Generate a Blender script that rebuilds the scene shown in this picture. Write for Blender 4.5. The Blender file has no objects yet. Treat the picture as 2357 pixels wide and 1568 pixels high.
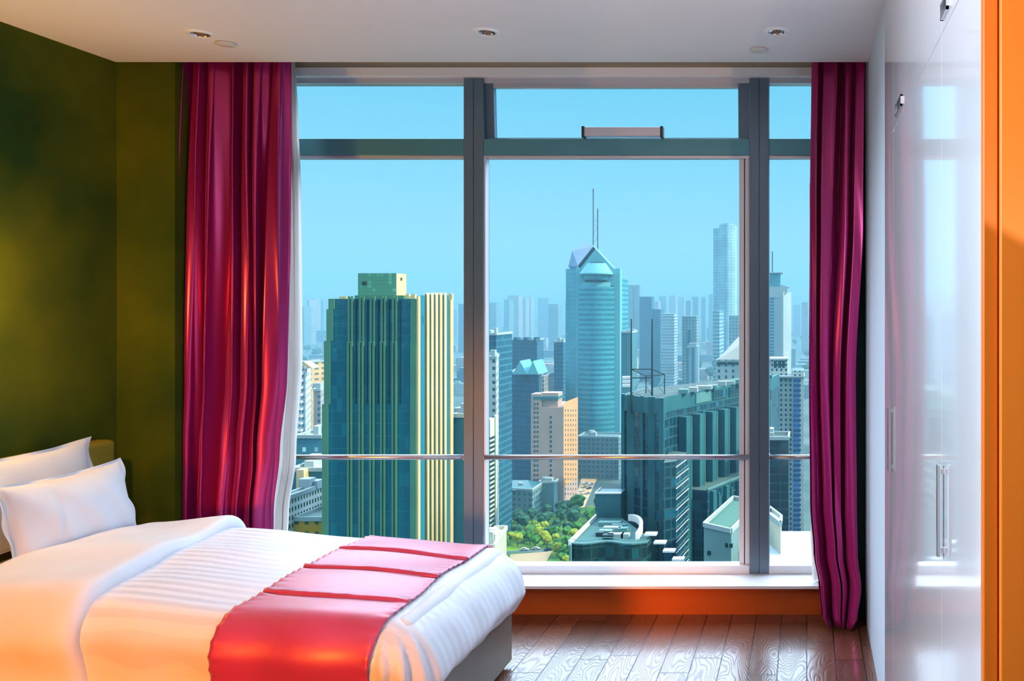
import bpy, bmesh, math, random
from mathutils import Vector, Matrix
PI = math.pi
S = bpy.context.scene
COL = S.collection
# ------------------------------------------------------------------ camera
CAMZ = 1.558; HX, HY, F = 1857.0, 703.0, 2000.0
cd = bpy.data.cameras.new('camera'); cam = bpy.data.objects.new('camera', cd); COL.objects.link(cam)
cam.location = (0, 0, CAMZ); cam.rotation_euler = (PI/2, 0, 0)
cd.sensor_width = 36; cd.lens = 36*F/2357
cd.shift_x = -(HX-1178.5)/2357; cd.shift_y = -(784-HY)/2357
cd.clip_start = .05; cd.clip_end = 30000
S.camera = cam
S.view_settings.view_transform = 'Standard'; S.view_settings.look = 'None'
S.view_settings.exposure = 0.0; S.view_settings.gamma = 1
S.view_settings.use_curve_mapping = False
# ------------------------------------------------------------------ sky
W = bpy.data.worlds.new('sky'); S.world = W; W.use_nodes = True
nt = W.node_tree; nt.nodes.clear()
def N(nt, t, **k):
    n = nt.nodes.new(t)
    for a, b in k.items(): setattr(n, a, b)
    return n
def ramp(nt, fac, stops):
    r = N(nt, 'ShaderNodeValToRGB'); e = r.color_ramp.elements
    while len(e) < len(stops): e.new(.5)
    for i, (p, c) in enumerate(stops):
        e[i].position = p; e[i].color = (*c, 1)
    if fac is not None: nt.links.new(fac, r.inputs[0])
    return r.outputs[0]
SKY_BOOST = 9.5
tc = N(nt, 'ShaderNodeTexCoord'); sp = N(nt, 'ShaderNodeSeparateXYZ'); nt.links.new(tc.outputs['Generated'], sp.inputs[0])
rc = ramp(nt, sp.outputs[2], [(0, (.42, .74, .87)), (.06, (.42, .74, .88)), (.13, (.28, .70, .89)), (.26, (.15, .62, .86)), (.36, (.66, .80, 1.0)), (1, (.74, .82, 1.0))])
lo = N(nt, 'ShaderNodeMapRange'); lo.inputs[1].default_value = -.02; lo.inputs[2].default_value = 0; nt.links.new(sp.outputs[2], lo.inputs[0])
mixc = N(nt, 'ShaderNodeMix', data_type='RGBA'); mixc.inputs[6].default_value = (.10, .26, .30, 1); nt.links.new(lo.outputs[0], mixc.inputs[0]); nt.links.new(rc, mixc.inputs[7])
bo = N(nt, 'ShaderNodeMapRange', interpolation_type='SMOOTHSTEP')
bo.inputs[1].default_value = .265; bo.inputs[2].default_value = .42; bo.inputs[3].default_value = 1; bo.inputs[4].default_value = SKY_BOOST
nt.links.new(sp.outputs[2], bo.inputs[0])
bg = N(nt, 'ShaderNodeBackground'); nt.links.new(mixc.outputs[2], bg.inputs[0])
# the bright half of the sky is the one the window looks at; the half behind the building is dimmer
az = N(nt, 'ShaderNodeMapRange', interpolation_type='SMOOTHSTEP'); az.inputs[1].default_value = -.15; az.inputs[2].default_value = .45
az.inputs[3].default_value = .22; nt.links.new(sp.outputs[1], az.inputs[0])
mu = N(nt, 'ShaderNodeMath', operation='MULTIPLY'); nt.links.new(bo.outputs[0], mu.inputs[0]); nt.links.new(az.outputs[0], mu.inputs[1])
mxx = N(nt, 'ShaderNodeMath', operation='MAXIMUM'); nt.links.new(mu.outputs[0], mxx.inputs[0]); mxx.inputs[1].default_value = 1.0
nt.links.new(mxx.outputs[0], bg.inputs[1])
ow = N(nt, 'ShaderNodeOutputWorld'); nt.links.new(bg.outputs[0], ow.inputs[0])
# ------------------------------------------------------------------ sun and lamps
def light(name, typ, loc, energy, color, target=None, **k):
    l = bpy.data.lights.new(name, typ); l.energy = energy; l.color = color
    for a, b in k.items(): setattr(l, a, b)
    o = bpy.data.objects.new(name, l); COL.objects.link(o); o.location = loc
    if target is not None: o.rotation_euler = (Vector(target)-Vector(loc)).to_track_quat('-Z', 'Y').to_euler()
    return o
light('sun', 'SUN', (0, 0, 50), 7.0, (1, .80, .50), target=(-.80, .10, 50-.62), angle=.009)
po = light('window_portal', 'AREA', (-1.4, 4.75, 1.5), 1, (1, 1, 1), target=(-1.4, 0, 1.5), shape='RECTANGLE', size=3.6, size_y=2.9)
po.data.cycles.is_portal = True
# lamps of the room out of view, then two added fill spots
light('entry_spot', 'SPOT', (-2.1, -.9, 1.15), 820, (1, .29, .012), target=(-1.95, 2.7, .30), spot_size=math.radians(35), spot_blend=.6, shadow_soft_size=.25)
light('bedside_lamp_light', 'POINT', (-3.07, 3.21, 1.60), 24, (1, .50, .05), shadow_soft_size=.03)
light('wardrobe_spot', 'SPOT', (.75, -.6, 1.60), 115, (1, .55, .24), target=(.65, 1.4, 2.24), spot_size=math.radians(36), spot_blend=.04, shadow_soft_size=.01)
light('ceiling_fill', 'SPOT', (-1.2, .6, 1.55), 165, (1, .92, .98), target=(-1.2, .6, 3), spot_size=math.radians(158), spot_blend=.4, shadow_soft_size=.2)  # added fill that brightens the ceiling, not a lamp of the room
light('wardrobe_fill', 'SPOT', (-2.2, .4, 2.4), 640, (.76, .87, 1), target=(.3, 2.3, 1.35), spot_size=math.radians(50), spot_blend=.7, shadow_soft_size=.15)  # added cool fill to lift the wardrobe front
S.cycles.use_denoising = True
S.cycles.max_bounces = 8; S.cycles.diffuse_bounces = 4; S.cycles.glossy_bounces = 4
S.cycles.transparent_max_bounces = 12; S.cycles.volume_bounces = 0
S.cycles.sample_clamp_indirect = 6; S.cycles.use_adaptive_sampling = True; S.cycles.adaptive_threshold = .02
S.cycles.caustics_reflective = False; S.cycles.caustics_refractive = False
# ------------------------------------------------------------------ helpers
def X(px, D): return (px-HX)*D/F
def Z(py, D): return CAMZ+(HY-py)*D/F
def srgb(r, g, b):
    f = lambda v: (v/255/12.92) if v/255 <= .04045 else ((v/255+.055)/1.055)**2.4
    return (f(r), f(g), f(b))
class MB:
    def __init__(s): s.v = []; s.f = []
    def add(s, vs, fs):
        n = len(s.v); s.v += [tuple(p) for p in vs]; s.f += [tuple(i+n for i in f) for f in fs]; return s
    def box(s, x0, x1, y0, y1, z0, z1):
        x0, x1 = min(x0, x1), max(x0, x1); y0, y1 = min(y0, y1), max(y0, y1); z0, z1 = min(z0, z1), max(z0, z1)
        return s.add([(x0,y0,z0),(x1,y0,z0),(x1,y1,z0),(x0,y1,z0),(x0,y0,z1),(x1,y0,z1),(x1,y1,z1),(x0,y1,z1)],
                     [(0,3,2,1),(4,5,6,7),(0,1,5,4),(1,2,6,5),(2,3,7,6),(3,0,4,7)])
    def prism(s, pts, z0, z1):
        a = sum(pts[i][0]*pts[(i+1) % len(pts)][1]-pts[(i+1) % len(pts)][0]*pts[i][1] for i in range(len(pts)))
        if a < 0: pts = pts[::-1]
        n = len(pts)
        return s.add([(p[0], p[1], z0) for p in pts]+[(p[0], p[1], z1) for p in pts],
                     [tuple(range(n))[::-1], tuple(range(n, 2*n))]+[(i, (i+1) % n, n+(i+1) % n, n+i) for i in range(n)])
    def xz(s, pts, y0, y1):           # profile in x,z extruded along y
        n = len(pts)
        a = sum(pts[i][0]*pts[(i+1) % n][1]-pts[(i+1) % n][0]*pts[i][1] for i in range(n))
        if a < 0: pts = pts[::-1]
        return s.add([(p[0], y0, p[1]) for p in pts]+[(p[0], y1, p[1]) for p in pts],
                     [tuple(range(n)), tuple(range(n, 2*n))[::-1]]+[(i, n+i, n+(i+1) % n, (i+1) % n) for i in range(n)])
    def tube(s, a, b, r, n=8, r2=None):
        a = Vector(a); b = Vector(b); d = (b-a).normalized()
        u = d.orthogonal().normalized(); w = d.cross(u); r2 = r if r2 is None else r2
        vs = [a+(u*math.cos(2*PI*i/n)+w*math.sin(2*PI*i/n))*r for i in range(n)]+[b+(u*math.cos(2*PI*i/n)+w*math.sin(2*PI*i/n))*r2 for i in range(n)]
        return s.add(vs, [tuple(range(n))[::-1], tuple(range(n, 2*n))]+[(i, (i+1) % n, n+(i+1) % n, n+i) for i in range(n)])
    def lathe(s, c, prof, n=24):      # prof: (r, z) list, around z
        vs = [(c[0]+r*math.cos(2*PI*i/n), c[1]+r*math.sin(2*PI*i/n), c[2]+z) for r, z in prof for i in range(n)]
        fs = [(k*n+i, k*n+(i+1) % n, (k+1)*n+(i+1) % n, (k+1)*n+i) for k in range(len(prof)-1) for i in range(n)]
        return s.add(vs, fs)
    def grid(s, rows, close=False):
        n = len(rows[0]); vs = [p for r in rows for p in r]
        return s.add(vs, [(j*n+i, j*n+i+1, (j+1)*n+i+1, (j+1)*n+i) for j in range(len(rows)-1) for i in range(n-1)])
    def build(s, name, m, parent=None, smooth=False, bevel=0, origin=None):
        me = bpy.data.meshes.new(name)
        o0 = Vector(origin) if origin is not None else Vector((0, 0, 0))
        me.from_pydata([tuple(Vector(p)-o0) for p in s.v], [], s.f); me.update()
        uv = me.uv_layers.new(name='UVMap').data
        for p in me.polygons:
            nx, ny, nz = p.normal
            for li in p.loop_indices:
                c = me.vertices[me.loops[li].vertex_index].co+o0
                if abs(nz) > .7: uv[li].uv = (c.x, c.y)
                else:
                    L = math.hypot(nx, ny) or 1
                    uv[li].uv = ((c.x*-ny+c.y*nx)/L, c.z)
            p.use_smooth = smooth
        me.materials.append(m)
        o = bpy.data.objects.new(name, me); COL.objects.link(o); o.location = o0
        if parent is not None:
            o.parent = parent; o.matrix_parent_inverse = Matrix.Translation(-Vector(parent.location))
        if bevel:
            b = o.modifiers.new('bevel', 'BEVEL'); b.width = bevel; b.segments = 2; b.limit_method = 'ANGLE'
            me.polygons.foreach_set('use_smooth', [True]*len(me.polygons))
            b.harden_normals = True
        return o
def tag(o, label=None, cat=None, group=None, kind=None):
    if label: o['label'] = label
    if cat: o['category'] = cat
    if group: o['group'] = group
    if kind: o['kind'] = kind
    return o
def empty(name, loc, label=None, cat=None, group=None, kind=None):
    o = bpy.data.objects.new(name, None); COL.objects.link(o); o.location = loc; o.empty_display_size = .1
    return tag(o, label, cat, group, kind)
def copy_tree(o, parent=None):
    c = o.copy(); COL.objects.link(c)
    if parent is not None: c.parent = parent
    for ch in o.children: copy_tree(ch, c)
    return c
# ------------------------------------------------------------------ materials
def mat(name, color, rough=.5, metal=0., spec=.5, **k):
    m = bpy.data.materials.new(name); m.use_nodes = True; b = m.node_tree.nodes['Principled BSDF']
    b.inputs['Base Color'].default_value = (*color, 1); b.inputs['Roughness'].default_value = rough
    b.inputs['Metallic'].default_value = metal; b.inputs['Specular IOR Level'].default_value = spec
    for a, v in k.items(): b.inputs[a.replace('_', ' ')].default_value = v
    return m
def noise_mat(name, c1, c2, scale=5, rough=.5, metal=0., detail=4, bump=0., bscale=None, stretch=(1, 1, 1), lo=.35, hi=.65, spec=.5, bdist=.01, **k):
    m = mat(name, c1, rough, metal, spec, **k); t = m.node_tree; b = t.nodes['Principled BSDF']
    tc = N(t, 'ShaderNodeTexCoord'); mp = N(t, 'ShaderNodeMapping'); mp.inputs['Scale'].default_value = stretch
    t.links.new(tc.outputs['Object'], mp.inputs[0])
    n = N(t, 'ShaderNodeTexNoise'); n.inputs['Scale'].default_value = scale; n.inputs['Detail'].default_value = detail
    t.links.new(mp.outputs[0], n.inputs['Vector'])
    t.links.new(ramp(t, n.outputs[0], [(lo, c1), (hi, c2)]), b.inputs['Base Color'])
    if bump:
        n2 = N(t, 'ShaderNodeTexNoise'); n2.inputs['Scale'].default_value = bscale or scale; n2.inputs['Detail'].default_value = 3
        t.links.new(mp.outputs[0], n2.inputs['Vector'])
        bp = N(t, 'ShaderNodeBump'); bp.inputs['Strength'].default_value = bump; bp.inputs['Distance'].default_value = bdist
        t.links.new(n2.outputs[0], bp.inputs['Height']); t.links.new(bp.outputs[0], b.inputs['Normal'])
    return m
def mth(t, op, a, b=None, c=None):
    n = N(t, 'ShaderNodeMath', operation=op)
    for i, v in enumerate((a, b, c)):
        if v is None: continue
        if isinstance(v, (int, float)): n.inputs[i].default_value = v
        else: t.links.new(v, n.inputs[i])
    return n.outputs[0]
def facade(name, wall, glass, w=3., h=3.3, fu=.5, fv=.5, roof=None, wr=.8, gr=.15, vary=.25, wave=0., metal=0., ou=0., gmetal=0.):
    m = mat(name, wall, wr); t = m.node_tree; b = t.nodes['Principled BSDF']
    uv = N(t, 'ShaderNodeUVMap'); sx = N(t, 'ShaderNodeSeparateXYZ'); t.links.new(uv.outputs[0], sx.inputs[0])
    def band(o, s, f, off=0.):
        q = mth(t, 'FRACT', mth(t, 'ADD', mth(t, 'DIVIDE', o, s), off+1000.))
        return mth(t, 'LESS_THAN', mth(t, 'ABSOLUTE', mth(t, 'SUBTRACT', q, .5)), f/2)
    mask = mth(t, 'MULTIPLY', band(sx.outputs[0], w, fu, ou), band(sx.outputs[1], h, fv))
    cell = N(t, 'ShaderNodeCombineXYZ')
    t.links.new(mth(t, 'FLOOR', mth(t, 'ADD', mth(t, 'DIVIDE', sx.outputs[0], w), ou+1000.)), cell.inputs[0])
    t.links.new(mth(t, 'FLOOR', mth(t, 'DIVIDE', sx.outputs[1], h)), cell.inputs[1])
    wn = N(t, 'ShaderNodeTexWhiteNoise', noise_dimensions='2D'); t.links.new(cell.outputs[0], wn.inputs['Vector'])
    g2 = tuple(min(1, c*(1+vary*3)) for c in glass)
    gl = ramp(t, wn.outputs[0], [(.0, glass), (.75, glass), (1, g2)])
    ge = N(t, 'ShaderNodeNewGeometry'); gs = N(t, 'ShaderNodeSeparateXYZ'); t.links.new(ge.outputs['Normal'], gs.inputs[0])
    top = mth(t, 'GREATER_THAN', gs.outputs[2], .7)
    mask = mth(t, 'MULTIPLY', mask, mth(t, 'SUBTRACT', 1., top))
    nz = N(t, 'ShaderNodeTexNoise'); nz.inputs['Scale'].default_value = .05
    tc = N(t, 'ShaderNodeTexCoord'); t.links.new(tc.outputs['Object'], nz.inputs['Vector'])
    wc = ramp(t, nz.outputs[0], [(.35, tuple(c*.82 for c in wall)), (.65, tuple(min(1, c*1.1) for c in wall))])
    m1 = N(t, 'ShaderNodeMix', data_type='RGBA'); t.links.new(top, m1.inputs[0]); t.links.new(wc, m1.inputs[6]); m1.inputs[7].default_value = (*(roof or wall), 1)
    m2 = N(t, 'ShaderNodeMix', data_type='RGBA'); t.links.new(mask, m2.inputs[0]); t.links.new(m1.outputs[2], m2.inputs[6]); t.links.new(gl, m2.inputs[7])
    t.links.new(m2.outputs[2], b.inputs['Base Color'])
    t.links.new(mth(t, 'MULTIPLY_ADD', mask, gr-wr, wr), b.inputs['Roughness'])
    if gmetal: t.links.new(mth(t, 'MULTIPLY', mask, gmetal), b.inputs['Metallic'])
    if wave:
        n2 = N(t, 'ShaderNodeTexNoise'); n2.inputs['Scale'].default_value = .35; n2.inputs['Detail'].default_value = 2
        t.links.new(tc.outputs['Object'], n2.inputs['Vector'])
        bp = N(t, 'ShaderNodeBump'); bp.inputs['Strength'].default_value = wave; bp.inputs['Distance'].default_value = .4
        t.links.new(n2.outputs[0], bp.inputs['Height']); t.links.new(bp.outputs[0], b.inputs['Normal'])
    return m
M = {}
M['ceiling'] = noise_mat('ceiling_paint', (.80, .78, .80), (.84, .82, .84), .8, .7)
M['green'] = noise_mat('olive_wallpaper', (.014, .045, .008), (.10, .11, .004), 1.3, .9, spec=.15, bump=.25, bscale=30, bdist=.003)  # yellow patches put some of the lamp glow into the green wall colour
M['tan'] = mat('pelmet_plaster', (.50, .40, .28), .7)
M['white'] = mat('white_paint', (.86, .86, .88), .4)
M['frame'] = noise_mat('window_aluminium', (.13, .20, .27), (.15, .22, .29), 1.5, .35, .3)
M['transom'] = noise_mat('transom_aluminium', (.09, .30, .36), (.11, .34, .39), 1.5, .35, .3)
M['silver'] = mat('silver_trim', (.66, .66, .72), .35, .5)
M['rail'] = mat('brushed_steel', (.50, .50, .54), .28, .85)
M['dark'] = mat('dark_rubber', (.03, .05, .05), .5)
M['sill'] = mat('white_stone_sill', (.90, .90, .92), .18)
M['sillwood'] = noise_mat('orange_wood_panel', (.60, .095, .008), (.74, .13, .010), 2, .45, stretch=(.4, 1, 3))
M['sheet'] = None
M['linen'] = noise_mat('white_pillow_cotton', (.69, .70, .75), (.73, .74, .79), 6, .75, bump=.15, bscale=9, bdist=.01)
M['head'] = noise_mat('olive_headboard', (.20, .17, .012), (.27, .22, .02), 3, .6)
M['bedbase'] = noise_mat('brown_bed_base', (.13, .105, .085), (.17, .135, .11), 3, .45)
M['chrome'] = mat('chrome', (.8, .8, .82), .12, 1)
M['cabinet'] = mat('white_lacquer', (.86, .89, .95), .2, 0, .5, Coat_Weight=1., Coat_Roughness=.05, Coat_IOR=1.55)
M['cab_dark'] = mat('shadow_gap', (.02, .03, .03), .7)
M['orange'] = noise_mat('orange_lacquer', (.62, .14, .008), (.70, .17, .01), 1.2, .4)
M['cover'] = mat('sprinkler_cover', (.70, .66, .60), .5)
def sheet_mat():
    m = mat('white_sateen', (.87, .87, .92), .5); t = m.node_tree; b = t.nodes['Principled BSDF']
    tc = N(t, 'ShaderNodeTexCoord'); s = N(t, 'ShaderNodeSeparateXYZ'); t.links.new(tc.outputs['Object'], s.inputs[0])
    q = mth(t, 'SINE', mth(t, 'MULTIPLY', s.outputs[1], 2*PI/.048))
    r = ramp(t, mth(t, 'MULTIPLY_ADD', q, .5, .5), [(.4, (.66, .68, .75)), (.6, (.74, .75, .81))]); t.links.new(r, b.inputs['Base Color'])
    t.links.new(mth(t, 'MULTIPLY_ADD', mth(t, 'GREATER_THAN', q, 0.), .25, .38), b.inputs['Roughness'])
    n = N(t, 'ShaderNodeTexNoise'); n.inputs['Scale'].default_value = 4; n.inputs['Detail'].default_value = 3; t.links.new(tc.outputs['Object'], n.inputs['Vector'])
    bp = N(t, 'ShaderNodeBump'); bp.inputs['Strength'].default_value = .3; bp.inputs['Distance'].default_value = .03
    t.links.new(n.outputs[0], bp.inputs['Height']); t.links.new(bp.outputs[0], b.inputs['Normal'])
    return m
M['sheet'] = sheet_mat()
M['runner'] = noise_mat('crimson_satin', (.44, .005, .085), (.51, .010, .12), 5, .46, .2, Coat_Weight=.35, Coat_Roughness=.30, Coat_IOR=1.6, bump=.25, bscale=7, bdist=.015, spec=.9, Sheen_Weight=.35)
M['curtain'] = noise_mat('magenta_satin', (.40, .010, .13), (.48, .014, .18), 4, .28, .5, spec=.8, Sheen_Weight=.2, Sheen_Roughness=.35, Sheen_Tint=(1, .35, .62, 1), stretch=(1, 1, .2))
def sheer_mat():
    m = bpy.data.materials.new('white_sheer'); m.use_nodes = True; t = m.node_tree; t.nodes.clear()
    d = N(t, 'ShaderNodeBsdfDiffuse'); d.inputs[0].default_value = (.9, .86, .84, 1)
    tl = N(t, 'ShaderNodeBsdfTranslucent'); tl.inputs[0].default_value = (.9, .84, .8, 1)
    tr = N(t, 'ShaderNodeBsdfTransparent')
    a = N(t, 'ShaderNodeMixShader'); a.inputs[0].default_value = .6; t.links.new(d.outputs[0], a.inputs[1]); t.links.new(tl.outputs[0], a.inputs[2])
    c = N(t, 'ShaderNodeMixShader'); c.inputs[0].default_value = .22; t.links.new(a.outputs[0], c.inputs[1]); t.links.new(tr.outputs[0], c.inputs[2])
    o = N(t, 'ShaderNodeOutputMaterial'); t.links.new(c.outputs[0], o.inputs[0]); return m
M['sheer'] = sheer_mat()
def glass_mat():
    m = bpy.data.materials.new('window_glass'); m.use_nodes = True; t = m.node_tree; t.nodes.clear()
    tr = N(t, 'ShaderNodeBsdfTransparent'); tr.inputs[0].default_value = (.93, .98, .99, 1)
    g = N(t, 'ShaderNodeBsdfGlossy'); g.inputs['Roughness'].default_value = .02
    fr = N(t, 'ShaderNodeFresnel'); fr.inputs[0].default_value = 1.03
    c = N(t, 'ShaderNodeMixShader'); t.links.new(fr.outputs[0], c.inputs[0]); t.links.new(tr.outputs[0], c.inputs[1]); t.links.new(g.outputs[0], c.inputs[2])
    o = N(t, 'ShaderNodeOutputMaterial'); t.links.new(c.outputs[0], o.inputs[0]); return m
M['glass'] = glass_mat()
def floor_mat():
    m = mat('oiled_plank_floor', (.1, .04, .03), .35, 0, .4, Coat_Weight=.8, Coat_Roughness=.17, Coat_IOR=1.6); t = m.node_tree; b = t.nodes['Principled BSDF']
    tc = N(t, 'ShaderNodeTexCoord'); s = N(t, 'ShaderNodeSeparateXYZ'); t.links.new(tc.outputs['Object'], s.inputs[0])
    PW, PL = .125, .9
    u = mth(t, 'DIVIDE', mth(t, 'ADD', s.outputs[0], 10.), PW); iu = mth(t, 'FLOOR', u); fu = mth(t, 'FRACT', u)
    wn = N(t, 'ShaderNodeTexWhiteNoise', noise_dimensions='1D'); t.links.new(iu, wn.inputs['W'])
    v = mth(t, 'DIVIDE', mth(t, 'ADD', s.outputs[1], mth(t, 'MULTIPLY_ADD', wn.outputs[0], PL, 10.)), PL); iv = mth(t, 'FLOOR', v); fv = mth(t, 'FRACT', v)
    cb = N(t, 'ShaderNodeCombineXYZ'); t.links.new(iu, cb.inputs[0]); t.links.new(iv, cb.inputs[1])
    w2 = N(t, 'ShaderNodeTexWhiteNoise', noise_dimensions='3D'); t.links.new(cb.outputs[0], w2.inputs['Vector'])
    gap = mth(t, 'MAXIMUM', mth(t, 'GREATER_THAN', mth(t, 'ABSOLUTE', mth(t, 'SUBTRACT', fu, .5)), .478), mth(t, 'GREATER_THAN', mth(t, 'ABSOLUTE', mth(t, 'SUBTRACT', fv, .5)), .4965))
    # cathedral grain
    va = N(t, 'ShaderNodeVectorMath', operation='ADD'); t.links.new(tc.outputs['Object'], va.inputs[0])
    vm = N(t, 'ShaderNodeVectorMath', operation='SCALE'); vm.inputs['Scale'].default_value = 7.3; t.links.new(w2.outputs['Color'], vm.inputs[0]); t.links.new(vm.outputs[0], va.inputs[1])
    mp = N(t, 'ShaderNodeMapping'); mp.inputs['Scale'].default_value = (9, 2.2, 1); t.links.new(va.outputs[0], mp.inputs[0])
    n = N(t, 'ShaderNodeTexNoise'); n.inputs['Scale'].default_value = 1.0; n.inputs['Detail'].default_value = 1.2; t.links.new(mp.outputs[0], n.inputs['Vector'])
    rings = mth(t, 'SINE', mth(t, 'MULTIPLY', n.outputs[0], 150.))
    g = mth(t, 'SMOOTH_MAX', rings, 0., .2)
    base = ramp(t, w2.outputs[0], [(0, (.08, .028, .012)), (.5, (.13, .042, .018)), (1, (.19, .06, .026))])
    mx = N(t, 'ShaderNodeMix', data_type='RGBA'); t.links.new(mth(t, 'MULTIPLY', g, .45), mx.inputs[0]); t.links.new(base, mx.inputs[6]); mx.inputs[7].default_value = (.055, .02, .012, 1)
    m2 = N(t, 'ShaderNodeMix', data_type='RGBA'); t.links.new(gap, m2.inputs[0]); t.links.new(mx.outputs[2], m2.inputs[6]); m2.inputs[7].default_value = (.02, .01, .01, 1)
    t.links.new(m2.outputs[2], b.inputs['Base Color'])
    t.links.new(mth(t, 'MULTIPLY', mth(t, 'SUBTRACT', 1., gap), mth(t, 'MULTIPLY_ADD', g, -.45, .85)), b.inputs['Coat Weight'])
    bp = N(t, 'ShaderNodeBump'); bp.inputs['Strength'].default_value = .55; bp.inputs['Distance'].default_value = .0012
    t.links.new(mth(t, 'SUBTRACT', mth(t, 'MULTIPLY', g, -.6), mth(t, 'MULTIPLY', gap, 2.)), bp.inputs['Height']); t.links.new(bp.outputs[0], b.inputs['Normal'])
    bp2 = N(t, 'ShaderNodeBump'); bp2.inputs['Strength'].default_value = .24; bp2.inputs['Distance'].default_value = .0012
    t.links.new(mth(t, 'SUBTRACT', mth(t, 'MULTIPLY', g, -.6), mth(t, 'MULTIPLY', gap, 2.)), bp2.inputs['Height']); t.links.new(bp2.outputs[0], b.inputs['Coat Normal'])
    return m
M['floor'] = floor_mat()
# ================================================================== ROOM
ZC = 2.706; XL = -3.26; XR = .293
MB().box(XL-.15, 1.6, -2.6, 4.7, -.2, 0).build('floor', M['floor'])['kind'] = 'structure'
# ceiling slab ends at the curtain pocket
MB().box(XL-.15, 1.6, -2.6, 4.1, ZC, ZC+.25).build('ceiling', M['ceiling'])['kind'] = 'structure'
MB().box(XL-.15, 1.6, 4.1, 4.7, 2.95, 3.1).build('ceiling_pocket', M['ceiling'])['kind'] = 'structure'
MB().box(XL-.15, XL, -2.6, 4.7, 0, 2.95).build('wall_left', M['green'])['kind'] = 'structure'
MB().box(XL, -2.985, 4.105, 4.65, 0, 2.95).build('wall_pier', M['green'])['kind'] = 'structure'
MB().box(.205, XR, 4.33, 4.65, .0, 2.95).build('curtain_shade_strip', noise_mat('curtain_shade_dark', (.012, .035, .03), (.02, .045, .035), 2, .8, spec=.2))['kind'] = 'structure'  # dark strip added to stand for the shaded side of the right curtain
MB().box(XL-.15, 1.6, -2.75, -2.6, 0, 2.95).build('wall_back', M['tan'])['kind'] = 'structure'
MB().box(1.45, 1.6, -2.6, 1.6, 0, 2.95).build('wall_right', M['orange'])['kind'] = 'structure'
MB().box(XR, XR+.15, 3.262, 4.7, 0, 2.95).build('wall_window_side', mat('pale_blue_paint', (.60, .69, .80), .6))['kind'] = 'structure'
MB().box(XR+.46, 1.6, 1.62, 4.7, 0, 2.95).build('wall_behind_wardrobe', M['cabinet'])['kind'] = 'structure'
MB().box(-2.985, .205, 4.50, 4.65, 2.782, 2.95).build('wall_lintel', M['tan'])['kind'] = 'structure'
MB().box(-2.985, .205, 4.465, 4.65, 2.737, 2.782).build('trim_1', M['white'], bevel=.003)['kind'] = 'structure'
# raised sill
MB().box(-2.985, .205, 4.378, 4.65, 0, .150).build('wall_sill', M['sillwood'])['kind'] = 'structure'
MB().box(-2.985, .205, 4.306, 4.65, .150, .166).build('window_sill', M['sill'], bevel=.003)['kind'] = 'structure'
# ---- window
G = 4.5
m1a, m1b, m2a, m2b = X(1067, G), X(1112, G), X(1725, G), X(1770, G)
win = empty('window_1', (-1.35, 4.55, .166), kind='structure')
def part(name, mb, m, parent, **k): return mb.build(name, m, parent, **k)
for a, b in ((m1a, m1b), (m2a, m2b)):
    c = (a+b)/2
    part('mullion', MB().box(a, c-.0015, G, G+.09, .166, 2.737).box(c+.0015, b, G, G+.09, .166, 2.737).box(a+.004, b-.004, G+.006, G+.085, .166, 2.737), M['frame'], win, bevel=.002)
bays = ((-2.985, m1a), (m1b, m2a), (m2b, .205))
for i, (a, b) in enumerate(bays):
    zt, zb = Z(319, G), Z(357, G)
    part('transom', MB().box(a, b, G+.004, G+.085, zb, zt), M['transom'], win, bevel=.002)
    part('transom_bead', MB().box(a, b, G+.015, G+.06, zb-.015, zb), M['silver'], win)
    part('bottom_frame', MB().box(a, b, G+.002, G+.08, .166, Z(1303, G)), M['white'], win, bevel=.002)
    part('top_frame', MB().box(a, b, G+.01, G+.08, 2.712, 2.737), M['silver'], win, bevel=.002)
    part('pane', MB().box(a, b, G+.060, G+.066, Z(1303, G), zb), M['glass'], win)
    if i != 1: part('pane', MB().box(a, b, G+.060, G+.066, zt, 2.712), M['glass'], win)
# vertical beads of the middle bay
part('side_frame', MB().box(m2a-.056, m2a-.030, G+.03, G+.07, Z(1303, G), Z(357, G)).box(m2a-.024, m2a, G+.02, G+.06, Z(1303, G), Z(357, G)), M['white'], win, bevel=.002)
part('gasket', MB().box(m2a-.031, m2a-.023, G+.04, G+.07, Z(1303, G), Z(357, G)), M['dark'], win)
part('side_frame', MB().box(m1b, m1b+.008, G+.01, G+.06, Z(1303, G), Z(357, G)), M['white'], win)
# top-hung vent sash, slightly open
hinge = Vector((0, G+.02, 2.712)); tilt = math.radians(-4)
def tl(p):
    d = Vector(p)-hinge; c, s = math.cos(tilt), math.sin(tilt)
    return Vector((p[0], hinge.y+d.y*c+d.z*s, hinge.z-d.y*s+d.z*c))
sz0 = Z(319, G)
def tbox(x0, x1, z0, z1, y0=G+.02, y1=G+.06):
    m = MB().box(x0, x1, y0, y1, z0, z1); m.v = [tuple(tl(p)) for p in m.v]; return m
sash = part('sash_frame', tbox(m1b+.004, m1b+.046, sz0, 2.712), M['frame'], win)
part('sash_frame', tbox(m2a-.060, m2a-.004, sz0, 2.712), M['frame'], win)
part('sash_frame', tbox(m1b+.046, m2a-.060, 2.690, 2.712), M['silver'], win)
part('sash_frame', tbox(m1b+.046, m2a-.060, sz0-.002, sz0+.01), M['frame'], win)
part('pane', tbox(m1b+.046, m2a-.060, sz0+.01, 2.69, G+.04, G+.045), M['glass'], win)
la, lb = X(1342, G), X(1528, G)
lat = part('vent_opener', MB().box(la+.012, lb-.012, G-.03, G+.015, Z(316, G), Z(295, G)), M['silver'], win, bevel=.003)
part('opener_cap', MB().box(la, la+.014, G-.034, G+.015, Z(319, G), Z(293, G)), M['dark'], win, bevel=.002)
part('opener_cap', MB().box(lb-.014, lb, G-.034, G+.015, Z(319, G), Z(293, G)), M['dark'], win, bevel=.002)
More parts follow.
